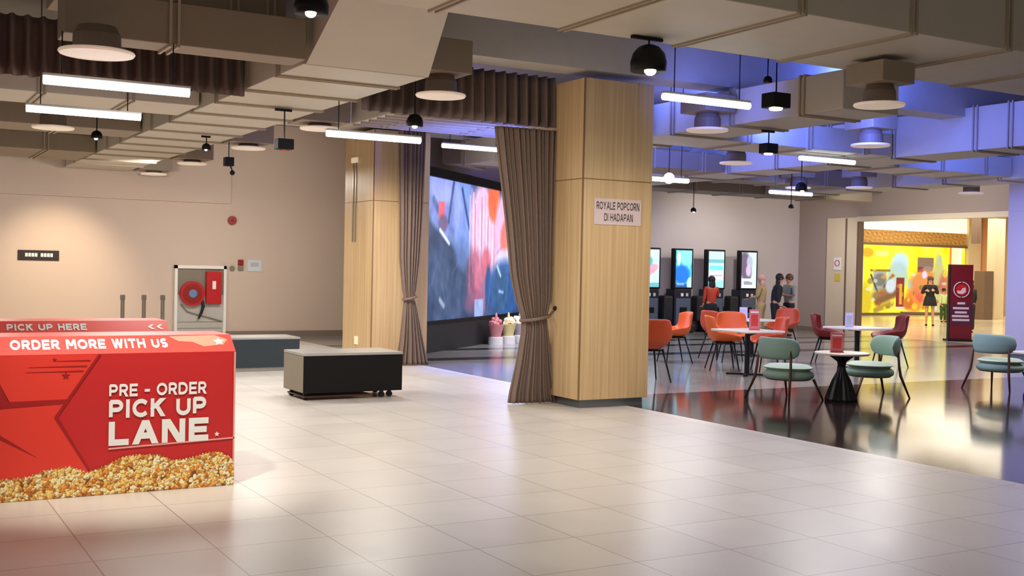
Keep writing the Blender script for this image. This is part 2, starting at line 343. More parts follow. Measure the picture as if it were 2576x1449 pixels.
def noise2(X, Z, f, seed=0):
    r = np.random.RandomState(seed); o = np.zeros(X.shape)
    for k in range(10):
        a = r.rand() * 2 * PI; ff = f * (.6 + 1.2 * r.rand()); o += np.sin((X * math.cos(a) + Z * math.sin(a)) * ff + r.rand() * 6.3)
    return o / 4
BXY = lambda c, s_: (c[0] - s_ / 2, c[0] + s_ / 2, c[1] - s_ / 2, c[1] + s_ / 2)

# ------------------------------------------------------------------ room shell
def floor_plane():
    b = MB()
    def q(x0, x1, y0, y1, m, z=0): b.m(m).poly([(x0, y0, z), (x1, y0, z), (x1, y1, z), (x0, y1, z)])
    q(-9, 8.26, -4, 25.4, M['tile']); q(8.26, 8.34, -4, 25.4, M['tile_edge'])
    q(8.34, 24.5, -4, 12.55, M['tile_dark']); q(8.34, 24.5, 12.55, 18.3, M['tile_grey'])
    y = 18.3
    for i, (dy, m) in enumerate(((.55, 'tile_strip'), (1.6, 'tile_grey'), (.45, 'tile_strip'), (1.1, 'tile_grey'), (.4, 'tile_strip'), (3.0, 'tile_grey'))):
        q(8.34, 24.5, y, y + dy, M[m]); y += dy
    q(24.5, 52, -4, 34.2, M['tile_mall'])
    return struct(b.build('floor', fixn=False))
floor_plane()
struct(MB().box(-9, 24.62, -4, 25.7, 4.85, 5.1).build('ceiling', M['slab']))
struct(MB().box(24.62, 52, 8, 34.4, 4.55, 4.7).build('ceiling', M['cream']))
struct(MB().box(-9, 18.6, 25.4, 25.7, 0, 4.85).build('wall_back_left', M['wall']))
struct(MB().box(18.6, 24.62, 25.4, 25.7, 0, 4.85).build('wall_back_right', M['wall_pink']))
w = MB(); w.box(24.5, 24.62, 23.06, 25.4, 0, 4.85); w.box(24.5, 24.62, 8, 23.06, 3.32, 4.85); w.box(24.5, 24.62, -4, 16.4, 0, 3.32)
struct(w.build('wall_right', M['wall_dim']))
struct(MB().box(24.44, 24.5, 23.06, 24.2, 0, 3.32).build('trim_1', M['cream']))
struct(MB().box(24.42, 24.44, 23.42, 23.47, .02, 3.3).build('trim_2', M['umber']))
struct(MB().box(24.42, 24.66, 16.4, 23.06, 3.2, 3.34).build('trim_3', M['cream']))
struct(MB().box(24.45, 24.65, 23.0, 23.06, 0, 3.2).build('trim_4', M['umber']))
struct(MB().box(-9, 18.6, 25.36, 25.4, 0, .13).build('baseboard_left', M['wall_low']))
struct(MB().box(18.6, 24.5, 25.36, 25.4, 0, .13).build('baseboard_right', M['wall_low']))
struct(MB().box(24.46, 24.5, 24.2, 25.36, 0, .13).build('baseboard_side', M['wall_low']))
# concrete beams across the pillar tops
struct(MB().box(5.0, 24.5, 11.54, 12.0, 4.12, 4.85).build('trim_5', M['beam']))
struct(MB().box(-9, 24.5, 18.08, 19.39, 4.12, 4.85).build('trim_6', M['beam']))
# mall side walls
struct(MB().box(24.62, 24.9, 25.4, 34.2, 0, 4.55).build('wall_mall_left', M['cream']))
struct(MB().box(36.2, 52, 34.2, 34.5, 0, 4.55).build('wall_mall_back', M['cream']))
struct(MB().box(24.62, 36.2, 34.2, 34.5, 0, 4.55).build('wall_mall_plain', M['wall']))

# ------------------------------------------------------------------ pillars
def pillar(x0, x1, y0, y1, top, label, mat_=None, seam=2.8):
    t = thing('pillar', ((x0 + x1) / 2, (y0 + y1) / 2, 0), 0, label, 'pillar'); hx, hy = (x1 - x0) / 2, (y1 - y0) / 2
    m = mat_ or M['wood']
    MB().box(-hx + .05, hx - .05, -hy + .05, hy - .05, 0, .1).build('plinth', M['plinth'], t)
    MB().box(-hx + .006, hx - .006, -hy + .006, hy - .006, .1, top - .02).build('core', M['seam'] if not mat_ else mat_, t)
    for n_, a, b in (('lower_panel', .1, seam - .005), ('upper_panel', seam + .005, top)):
        MB().box(-hx, hx, -hy, hy, a, b, bev=.004).build(n_, m, t)
    # vertical joint strip on the arris
    MB().box(-hx - .003, -hx + .014, -hy - .003, -hy + .014, .1, top).build('corner_bead', M['seam'] if not mat_ else mat_, t)
    return t
P1 = pillar(7.58, 8.62, 11.54, 12.85, 4.02, 'oak-clad square pillar in the middle with the popcorn notice on it')
P2 = pillar(7.6, 8.66, 18.08, 19.4, 4.02, 'oak-clad square pillar further back, behind the black box on wheels')
P3 = pillar(21.0, 22.1, 14.5, 15.62, 4.85, 'violet-lit plain pillar at the right edge of the photo', M['purple'], 3.1)
# notice on the near pillar
n = thing('notice_sign', (7.75, 11.538, 2.25), 0, 'white paper notice with two lines of capitals on the near oak pillar', 'sign')
MB().box(0, .70, -.008, 0, 0, .32).build('sheet', M['paper'], n)
text('lettering', 'ROYALE POPCORN', .64, .095, M['ink'], n, (.03, -.009, .185), bold=.17)
text('lettering', 'DI HADAPAN', .43, .095, M['ink'], n, (.145, -.009, .045), bold=.17)
t = thing('wall_fitting', (7.598, 18.9, 3.5), 0, 'small pale lamp fitting high on the far oak pillar with conduit below', 'fitting')
MB().box(-.05, 0, -.11, .11, 0, .09, bev=.01).build('housing', M['ivory'], t)
for dy in (-.05, .07): MB().box(-.012, 0, dy, dy + .03, -1.4, .0).build('conduit', M['steel'], t)
tag(MB().box(7.585, 7.598, 18.66, 18.80, .29, .43).build('socket_plate', M['ivory']), 'small ivory socket plate low on the far oak pillar', 'socket')

# ------------------------------------------------------------------ curtains
def valance(x0, x1, y, z0, z1, label):
    n_ = int((x1 - x0) / .013)
    def fn(u, v):
        x = x0 + (x1 - x0) * u; ph = x * 2 * PI / .15
        a = .08 * (.75 + .25 * math.sin(x * 3.1))
        lobe = abs(math.sin(ph / 2 + .25 * math.sin(x * 5))) ** 3.2
        return (x + .012 * math.sin(ph + 1), y + .09 - (a + .11) * lobe * (1 - .2 * v), z0 + (z1 - z0) * v + (.012 * math.sin(ph + 1) if v < .1 else 0))
    o = MB().grid(fn, n_, 6).build('valance', M['cloth_dark'], smooth=True); solid(o, .012)
    return tag(o, label, 'curtain', 'gathered curtain valances under the ducts')
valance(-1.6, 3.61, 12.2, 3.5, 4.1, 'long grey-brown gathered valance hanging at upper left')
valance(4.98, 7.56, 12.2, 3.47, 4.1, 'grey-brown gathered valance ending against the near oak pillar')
def curtain(label, y, prof, ztie, hook, nf=9, amp=.075):
    zs = [p[0] for p in prof]
    def wid(z):
        l = np.interp(z, zs, [p[1] for p in prof]); r = np.interp(z, zs, [p[2] for p in prof]); return float(l), float(r)
    w0 = wid(prof[-1][0]); W0 = w0[1] - w0[0]
    z0, z1 = zs[0], zs[-1]
    def fn(u, v):
        z = z0 + (z1 - z0) * v; l, r = wid(z); k = (r - l) / W0
        ph = u * nf * 2 * PI + .8 * math.sin(u * 7) + .25 * math.sin(z * 2)
        a = amp * min(1.25, .35 + .8 * k) * (.8 + .3 * math.sin(u * 23))
        x = l + (r - l) * (u + .012 * math.sin(ph * 2))
        bulge = -.06 * math.sin(PI * u) * (1 if z < ztie else .7)
        return (x, y + bulge + a * math.sin(ph), z)
    t_ = thing('curtain', ((prof[0][1] + prof[0][2]) / 2, y, 0), 0, label, 'curtain')
    o = MB().grid(fn, nf * 14, 70).build('cloth', M['cloth'], smooth=True); solid(o, .012)
    o.parent = t_; o.matrix_parent_inverse = Matrix.Translation((-(prof[0][1] + prof[0][2]) / 2, -y, 0))
    l, r = wid(ztie); cx = (l + r) / 2 - t_.location.x; hw = (r - l) / 2 + .03
    pts = [(cx + hw * math.cos(a), .0 + .12 * math.sin(a) - .02, ztie + .03 * math.cos(a)) for a in (2 * PI * k / 20 for k in range(21))]
    MB().tube(pts, .02, 8, cap=False).build('tieback', M['cloth'], t_, smooth=True)
    if hook:
        hk = Vector(hook) - t_.location
        MB().tube([(cx + hw - .02, 0, ztie + .02), ((cx + hw + hk.x) / 2, -.03, ztie + .04), tuple(hk)], .013, 8).build('cord', M['cloth'], t_)
        MB().ball(hk, .028, 10).build('hook', M['leg'], t_, smooth=True)
    return t_
curtain('tall grey-brown curtain tied back beside the near oak pillar', 12.22,
        [(.015, 7.0, 7.70), (.15, 7.02, 7.66), (.5, 7.1, 7.60), (.9, 7.17, 7.54), (1.07, 7.17, 7.51), (1.3, 7.08, 7.57), (1.6, 7.0, 7.58), (2.2, 6.92, 7.58), (3.0, 6.8, 7.59), (3.43, 6.74, 7.60)],
        1.07, (7.57, 12.1, 1.2), 12, .06)
curtain('far grey-brown curtain tied at the waist in front of the rear oak pillar', 17.6,
        [(.015, 7.86, 8.46), (.4, 7.93, 8.36), (.9, 7.98, 8.24), (1.15, 8.0, 8.17), (1.3, 7.96, 8.2), (1.8, 7.9, 8.26), (2.6, 7.88, 8.3), (4.1, 7.84, 8.34)],
        1.15, None, 7, .06)

# ------------------------------------------------------------------ ducts
def duct(label, x0, x1, y0, y1, z0, z1, seams, axis='x', m=None, group='air ducts under the ceiling'):
    cx, cy = (x0 + x1) / 2, (y0 + y1) / 2
    t = thing('air_duct', (cx, cy, z0), 0, label, 'air duct', None)
    a, b, c, d, h = x0 - cx, x1 - cx, y0 - cy, y1 - cy, z1 - z0
    MB().box(a, b, c, d, 0, h, bev=.008).build('casing', m or M['duct'], t)
    e = .022
    for s_ in seams:
        if axis == 'x':
            for k in (-.035, .035): MB().box(s_ - cx + k - .012, s_ - cx + k + .012, c - e, d + e, -e, h + e).build('flange', M['flange'], t)
        else:
            for k in (-.035, .035): MB().box(a - e, b + e, s_ - cy + k - .012, s_ - cy + k + .012, -e, h + e).build('flange', M['flange'], t)
    return t
fr = lambda a, b, s_: [a + s_ * k for k in range(int((b - a) / s_) + 1)]
duct('broad beige main duct crossing overhead at the top right', 3.5, 17.5, 7.5, 9.28, 4.0, 4.75, [4.45, 5.82, 7.2, 8.62, 10.0, 11.4, 12.8, 14.2], 'x')
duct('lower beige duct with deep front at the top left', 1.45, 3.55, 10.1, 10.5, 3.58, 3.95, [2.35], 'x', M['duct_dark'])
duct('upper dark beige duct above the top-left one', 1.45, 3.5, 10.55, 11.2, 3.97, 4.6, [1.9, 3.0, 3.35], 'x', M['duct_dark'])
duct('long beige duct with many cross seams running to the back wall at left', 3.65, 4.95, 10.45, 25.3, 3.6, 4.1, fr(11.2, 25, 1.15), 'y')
# sloping offset piece linking the main duct and the long one
t = thing('air_duct', (4.1, 10, 3.6), 0, 'sloping beige duct offset joining the main duct and the long seamed duct', 'air duct')
o = MB().poly([(3.58, 9.32, 4.02), (4.62, 9.32, 4.02), (4.95, 10.41, 3.6), (3.66, 10.41, 3.6)], (0, 0, .45)).build('casing', M['duct'], t)
o.matrix_parent_inverse = Matrix.Translation((-4.1, -10, -3.6))
duct('blue-lit duct beyond the near oak pillar with flanged side', 9.74, 10.65, 9.45, 19.0, 3.6, 4.05, fr(10.1, 18.9, 1.25), 'y')
duct('long blue-lit duct crossing the right half of the ceiling', 14.45, 15.4, 9.4, 21.1, 3.6, 4.25, [10.4, 10.75, 11.35, 12.9] + fr(14.3, 21, 1.3), 'y')
duct('ribbed blue-lit duct seen over the video wall between the curtains', 5.75, 9.68, 13.0, 14.5, 3.6, 4.0, fr(6.2, 9.4, 1.2), 'x')
rib_duct = [o_ for o_ in C.objects if o_.get('label', '').startswith('ribbed blue')][0]
for k in range(6): MB().box(-1.96, 1.96, -.70 + k * .27, -.66 + k * .27, -.03, 0).build('rib', M['flange'], rib_duct)
duct('beige cross duct behind the tube lamp right of the near pillar', 10.68, 14.42, 12.9, 13.9, 3.62, 3.98, fr(11.4, 14, 1.2), 'x')
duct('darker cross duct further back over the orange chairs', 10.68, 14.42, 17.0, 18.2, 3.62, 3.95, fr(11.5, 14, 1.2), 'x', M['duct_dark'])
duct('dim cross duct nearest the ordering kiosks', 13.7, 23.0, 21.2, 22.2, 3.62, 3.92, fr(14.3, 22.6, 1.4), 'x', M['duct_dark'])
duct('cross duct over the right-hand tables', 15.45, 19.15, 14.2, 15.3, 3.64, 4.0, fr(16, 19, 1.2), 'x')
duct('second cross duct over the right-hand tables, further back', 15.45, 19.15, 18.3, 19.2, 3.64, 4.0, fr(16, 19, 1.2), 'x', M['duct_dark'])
duct('beige duct nearest the mall entrance', 19.2, 20.2, 12.6, 21.1, 3.6, 4.05, fr(13.2, 21, 1.3), 'y')
duct('beige duct joining the long seamed duct from the left', .2, 3.62, 14.2, 15.3, 3.62, 3.95, fr(.8, 3.4, 1.0), 'x')
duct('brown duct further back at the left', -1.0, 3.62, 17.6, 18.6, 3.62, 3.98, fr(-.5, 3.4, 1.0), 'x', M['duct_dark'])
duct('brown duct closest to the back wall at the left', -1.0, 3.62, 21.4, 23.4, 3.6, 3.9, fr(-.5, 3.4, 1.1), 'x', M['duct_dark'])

# ------------------------------------------------------------------ round diffusers on side boxes
def diffuser(x, y, z, label, box=True, side=-1, r=.27, low=False):
    t = thing('ceiling_diffuser', (x, y, z), 0, label, 'air diffuser', 'round air diffusers')
    MB().lathe([(r * .55, .03), (r * .98, .028), (r, .015), (r * .96, .0), (r * .4, -.012), (.01, -.014)], n=32).build('disc', M['disc'], t, smooth=False)
    MB().lathe([(r * .64, .025), (r * .62, .16 if not low else .05), (r * .5, .23 if not low else .08)], n=24).build('neck', M['neck'], t, smooth=False)
    if low: MB().box(-.35, .32, -.3, .3, .08, .5, bev=.006).build('plenum_box', M['duct_dark'], t)
    elif box: MB().box(-.24, .24, -.26, .26, .23, .45 if x > 6 else .58, bev=.006).build('plenum_box', M['duct_dark'], t)
    return t
for i, (y, l_) in enumerate(((10.92, 'large round air diffuser in front of the middle valance'), (14.6, 'round air diffuser under the dark box left of the middle tube lamp'),
                             (17.85, 'third round air diffuser along the long seamed duct'), (21.4, 'fourth round air diffuser along the long seamed duct'),
                             (24.6, 'smallest round air diffuser close to the back wall at left'))):
    diffuser(5.34, y, 3.5, l_, low=i > 0)
diffuser(1.65, 9.75, 3.36, 'nearest round air diffuser at top left in front of the valance', False, r=.3)
for x, y, l_ in ((9.42, 8.62, 'round air diffuser under the main duct beside the black hanging box'), (12.25, 11.35, 'round air diffuser beside the violet duct at upper right'),
                 (12.62, 14.6, 'round air diffuser over the orange chairs'), (9.41, 11.45, 'round air diffuser just right of the near pillar'),
                 (18.05, 17.0, 'round air diffuser in front of the mall entrance header'), (20.8, 16.4, 'round air diffuser farthest right, close to the violet pillar'),
                 (17.2, 17.9, 'small round air diffuser over the kiosks end')):
    diffuser(x, y, 3.5, l_)
diffuser(2.2, 16.2, 3.42, 'round air diffuser at the left edge behind the tube lamps')

# ------------------------------------------------------------------ tube lamps
def tube_lamp(x, y, z, label, L=1.2, top=4.85):
    t = thing('tube_lamp', (x, y, z), 0, label, 'lamp', 'suspended linear tube lamps')
    MB().box(0, L, -.03, .03, .03, .055, bev=.006).build('housing', M['greyp'], t)
    MB().tube([(.01, 0, 0), (L - .01, 0, 0)], .04, 14).build('tube', M['tube'], t, smooth=True)
    for xx in (.15, L - .15): MB().tube([(xx, 0, .055), (xx, 0, top - z)], .006, 6).build('cable', M['leg'], t)
    return t
for x, y, z, l_, tp in ((1.27, 10.0, 3.16, 'longest bright tube lamp at the upper left', 3.57), (1.5, 13.1, 3.29, 'second bright tube lamp at the upper left, further back', 4.85),
                    (4.62, 12.42, 3.2, 'bright tube lamp in front of the far oak pillar', 3.59), (8.5, 17.3, 3.74, 'tube lamp seen between the two curtains', 4.85),
                    (7.32, 9.65, 3.54, 'bright tube lamp right of the near oak pillar', 4.85), (12.8, 13.3, 3.52, 'bright tube lamp in front of the violet duct', 3.59),
                    (16.5, 18.0, 3.4, 'small tube lamp above the ordering kiosks', 4.85), (10.75, 15.0, 3.2, 'tube lamp mostly hidden behind the near oak pillar', 4.85)):
    tube_lamp(x, y, z, l_, top=tp)

# ------------------------------------------------------------------ spotlights
def spot(x, y, z, s_, label, top=4.85, lit=True, aim=0, kind='cup'):
    t = thing('spotlight', (x, y, z), aim, label, 'spotlight', 'black ceiling spotlights')
    if kind == 'cup':
        b = MB(); prof = [(.5, 0), (.52, .25), (.45, .5), (.3, .68), (.12, .75)]
        b.lathe([(r * s_ * 1.0, z_ * s_) for r, z_ in prof], n=24).build('shade', M['black'], t, smooth=True)
        MB().ball((-.1 * s_, -.22 * s_, -.02 * s_), .17 * s_, 12, (1, 1, .8)).build('bulb', M['led'] if lit else M['lens'], t, smooth=True)
    else:
        MB().box(-.5 * s_, .5 * s_, -.4 * s_, .4 * s_, .08 * s_, .72 * s_, bev=.04 * s_).build('shade', M['black'], t)
        MB().lathe([(.26 * s_, .0), (.3 * s_, .08 * s_)], n=18).build('bulb', M['led'] if lit else M['lens'], t, smooth=True)
    MB().tube([(0, 0, .7 * s_), (0, 0, top - z)], .009, 6).build('rod', M['leg'], t)
    MB().box(-.6 * s_, .45 * s_, -.06 * s_, .06 * s_, top - z - .03, top - z).build('track_mount', M['black'], t)
    return t
spot(6.72, 9.1, 3.66, .35, 'large black dome spotlight above the near oak pillar', top=3.995)
spot(2.9, 8.15, 3.56, .25, 'large black dome spotlight at the top edge left of centre', 4.85)
spot(4.45, 13.4, 3.06, .2, 'unlit black box spotlight over the back wall', 3.57, False, kind='box')
spot(2.84, 16.7, 3.38, .15, 'small lit black spotlight under the tube lamps at left', 4.85)
spot(5.55, 12.02, 3.31, .19, 'black spotlight under the middle valance', 4.85)
spot(10.32, 11.3, 3.25, .2, 'black spotlight with twin glow in front of the violet ducts', 3.57, kind='box')
spot(9.0, 9.75, 3.55, .26, 'black box hanging under the main duct at right', 4.85, kind='box')
spot(16.5, 20.5, 3.06, .13, 'small pendant spotlight over the second ordering kiosk', 4.85)
spot(15.62, 16.43, 2.96, .1, 'tiny black fitting near the end of the kiosk wall', 4.85, False)
spot(14.3, 14.8, 3.15, .2, 'small black spotlight above the small tube lamp', 4.85)
spot(8.96, 9.85, 3.87, .1, 'tiny black fitting on the beam at right', 4.85, False)
spot(4.45, 17.0, 3.36, .13, 'small bright spotlight between two diffusers at left', 3.57)
t = thing('lamp_globe', (11.2, 14.55, 3.18), 0, 'white round globe lamp peeking out right of the near pillar', 'lamp')
MB().ball((0, 0, 0), .09, 16).build('globe', mat('globe_glow', (255, 250, 230), .5, emit=(255, 244, 214), es=1.6), t, smooth=True)
MB().tube([(0, 0, .09), (0, 0, 1.67)], .006, 6).build('cable', M['leg'], t)
t = thing('ceiling_camera', (5.0, 17.75, 3.2), 0, 'small black camera hanging on a rod before the back wall', 'camera')
MB().box(-.07, .07, -.07, .07, 0, .14, bev=.01).build('body', M['bell'] if False else M['black'], t)
MB().tube([(0, 0, .14), (0, 0, .9)], .008, 6).build('rod', M['leg'], t)
MB().ball((.06, 0, -.1), .04, 10).build('lens', M['black'], t, smooth=True)
MB().tube([(.03, 0, 0), (.06, 0, -.07)], .01, 6).build('bracket', M['leg'], t)

# ------------------------------------------------------------------ video wall
U = Vector((.746, .666, 0)).normalized(); ang = math.atan2(U.y, U.x)
t = thing('video_wall', (9.0, 19.37, 0), ang, 'huge lit video wall in a black frame seen between the curtains', 'screen')
u0 = .9                                    # local x of the measured origin point
MB().box(-.2, 8.3, .02, .35, 0, .56).build('plinth', M['blackm'], t)
MB().box(-.2, 8.3, .0, .35, .56, .62).build('frame', M['black'], t)
MB().box(-.2, 8.3, -.02, .35, 3.44, 3.62).build('frame', M['black'], t)
MB().box(-.2, .0, -.02, .35, .62, 3.44).build('frame', M['black'], t); MB().box(6.75, 8.3, -.02, .35, .62, 3.44).build('frame', M['black'], t)
MB().box(0, 6.75, .06, .34, .62, 3.44).build('cabinet', M['blackm'], t)
def ledpic(X, Z):
    x = X - .9; z = Z + .62; p = Paint(x, z, (52, 72, 112))
    n1 = noise2(x, z, 3.2, 1); n2 = noise2(x * 1.5, z, 7, 2)
    p.c += (n1[..., None] * np.array((18, 20, 24))) + n2[..., None] * 8
    p.ell(1.0, 3.1, 1.2, .55, (110, 130, 215), -.1, .5); p.ell(.55, 3.3, .55, .3, (148, 160, 242), 0, .4)
    p.ell(1.45, 2.75, .22, .62, (140, 160, 235), .05, .5); p.ell(2.0, 2.95, .25, .6, (120, 150, 225), .35, .5)
    p.line(1.15, 3.4, .9, 2.6, .05, (46, 70, 120)); p.line(1.65, 3.3, 2.1, 2.5, .05, (40, 64, 130)); p.line(.1, 3.0, .6, 2.6, .08, (50, 80, 130), .8)
    p.line(.1, 2.65, 1.9, 1.95, .13, (128, 152, 222), .8); p.ell(1.7, 2.1, .35, .35, (120, 150, 226), 0, .6)
    p.rect(.36, .68, 2.66, 2.98, (230, 84, 104), .9); p.ell(.6, 2.55, .2, .14, (110, 76, 116), 0, .5, .8)
    p.line(.45, 2.42, .95, 2.16, .04, (226, 240, 255)); p.line(.5, 1.03, .72, .9, .055, (240, 246, 255))
    p.ell(2.9, 2.5, .6, .9, (232, 190, 226), 0, .35); p.ell(3.5, 2.3, .55, .75, (226, 196, 232), 0, .4)
    for i, xx in enumerate(np.linspace(2.12, 3.8, 17)):
        top = 3.05 + .3 * math.sin(i * .9 + .5); bot = (1.3, 1.45, 1.0, 1.6, 1.2, 1.9, 1.25, 1.75, 1.5, 1.75, 1.65)[(i * 7) % 11]
        p.line(xx, top, xx + .03, bot, .032, ((244, 208, 238), (230, 176, 212), (250, 222, 244), (206, 124, 156))[i % 4], .85)
    p.ell(2.45, 1.5, .35, .45, (184, 86, 112), 0, .6, .75); p.ell(2.85, 1.2, .3, .5, (214, 120, 150), 0, .6, .7); p.ell(3.2, 1.75, .25, .3, (206, 90, 112), 0, .5, .8)
    p.ell(3.35, 1.25, .16, .4, (48, 84, 140), 0, .4); p.ell(2.5, .95, .5, .2, (140, 86, 120), 0, .6, .6)
    p.ell(3.65, 3.2, .34, .42, (240, 112, 76), -.1, .35); p.ell(4.35, 2.5, .5, .85, (232, 186, 224), -.15, .4); p.ell(4.5, 2.35, .3, .38, (244, 128, 120), -.1, .4)
    p.ell(4.6, 1.85, .55, .22, (214, 206, 240), 0, .5); p.ell(4.6, 1.2, 1.1, .55, (34, 88, 156), 0, .4, .85); p.ell(4.2, 1.15, .4, .4, (50, 90, 130), 0, .6, .8)
    p.line(3.95, 1.72, 4.2, 1.5, .04, (190, 214, 246)); p.line(4.1, 1.15, 4.4, 1.12, .035, (130, 170, 226))
    p.rect(2.5, 3.05, .62, 1.0, (150, 182, 236), .85); p.ell(.5, 1.55, .3, .3, (84, 104, 146), 0, .7, .6); p.ell(1.1, 1.4, .8, .5, (54, 76, 108), .4, .8, .5)
    p.c += (noise2(x, z * .6, 16, 12) * 7 + noise2(x * 2, z, 26, 13) * 5)[..., None]
    for k in range(12):
        r_ = np.random.RandomState(k); p.line(-.5 + k * .55, r_.uniform(.7, 2.2), -.2 + k * .55, r_.uniform(.7, 2.2), .03, (96, 120, 168), .35)
    return p.c
paint_panel('picture', 6.75, 2.82, 300, 140, ledpic, M['ledpaint'], t, (0, .05, .62))
struct(MB().box(-.2, 8.4, .36, .6, 0, 4.85, mx=Matrix.Translation((9.0, 19.37, 0)) @ Matrix.Rotation(ang, 4, 'Z')).build('wall_screen', M['wall']))
tag(MB().box(-.9, .55, -.45, -.05, 3.72, 4.3, mx=Matrix.Translation((10.6, 20.9, 0)) @ Matrix.Rotation(ang, 4, 'Z'), bev=.01).build('air_duct', M['duct_dark']), 'brown duct box directly above the video wall', 'air duct')
lamp('AREA', (12.3, 20.9, 2.0), 60, (.45, .55, 1), 2.6, aim=(13.0, 20.1, 1.2), sy=2.0)       # light given by the screen
# popcorn tubs standing in front of the video wall
def tub(x, y, m, label):
    t = thing('popcorn_tub', (x, y, 0), 0, label, 'tub', 'popcorn tubs by the video wall')
    MB().lathe([(.16, 0), (.16, .16), (.12, .17)], n=20).build('stand', M['white'], t)
    MB().lathe([(.11, .17), (.17, .42), (.175, .43)], n=20).build('tub', m, t)
    b = MB()
    for k in range(16): b.ball((random.uniform(-.1, .1), random.uniform(-.1, .1), .44 + random.uniform(0, .12)), .05, 8)
    b.build('popcorn_heap', M['ivory'] if m is not M['tubpink'] else M['tubpink'], t, smooth=True)
    MB().lathe([(.04, .5), (.03, .62), (.01, .7)], n=10).build('topper', m, t, smooth=True)
for x, y, m, l_ in ((12.12, 21.8, M['tubpink'], 'pink tub standing leftmost below the video wall'), (12.56, 22.02, M['tubyellow'], 'pale yellow tub standing between the pink and grey ones'),
                    (13.0, 22.28, M['tubgrey'], 'greyish tub standing nearest the curtain edge')): tub(x, y, m, l_)

# ------------------------------------------------------------------ black boxes
t = thing('display_box', (5.405, 13.75, 0), 0, 'low black box with silver top on a trolley in mid floor', 'box')
MB().box(-.665, .665, -.37, .37, .09, .555, bev=.006).build('body', M['black'], t)
MB().box(-.671, -.665, -.365, .365, .1, .55).build('side_panel', M['boxside'], t)
MB().box(-.67, .67, -.375, .375, .555, .585).build('top', M['silver'], t)
MB().box(-.64, .25, -.34, .3, .035, .055).build('base_board', M['walnut'], t)
for x, y in ((-.6, -.25), (.42, -.27), (.55, -.22), (-.6, .25), (.55, .25)):
    c = MB().tube([(x, y - .025, .035), (x, y + .025, .035)], .035, 14).build('caster', M['blackm'], t)
    MB().box(x - .02, x + .02, y - .02, y + .02, .05, .09).build('caster_fork', M['leg'], c)
t = thing('display_box', (5.3, 17.6, 0), 0, 'dark slate low box behind the red counter', 'box')
MB().box(-.85, .74, -.35, .35, .06, .5, bev=.006).build('body', M['slate'], t)
MB().box(-.855, .745, -.355, .355, .5, .53).build('top', M['silver'], t)
MB().box(-.8, .7, -.3, .3, 0, .06).build('plinth', M['greyp'], t)

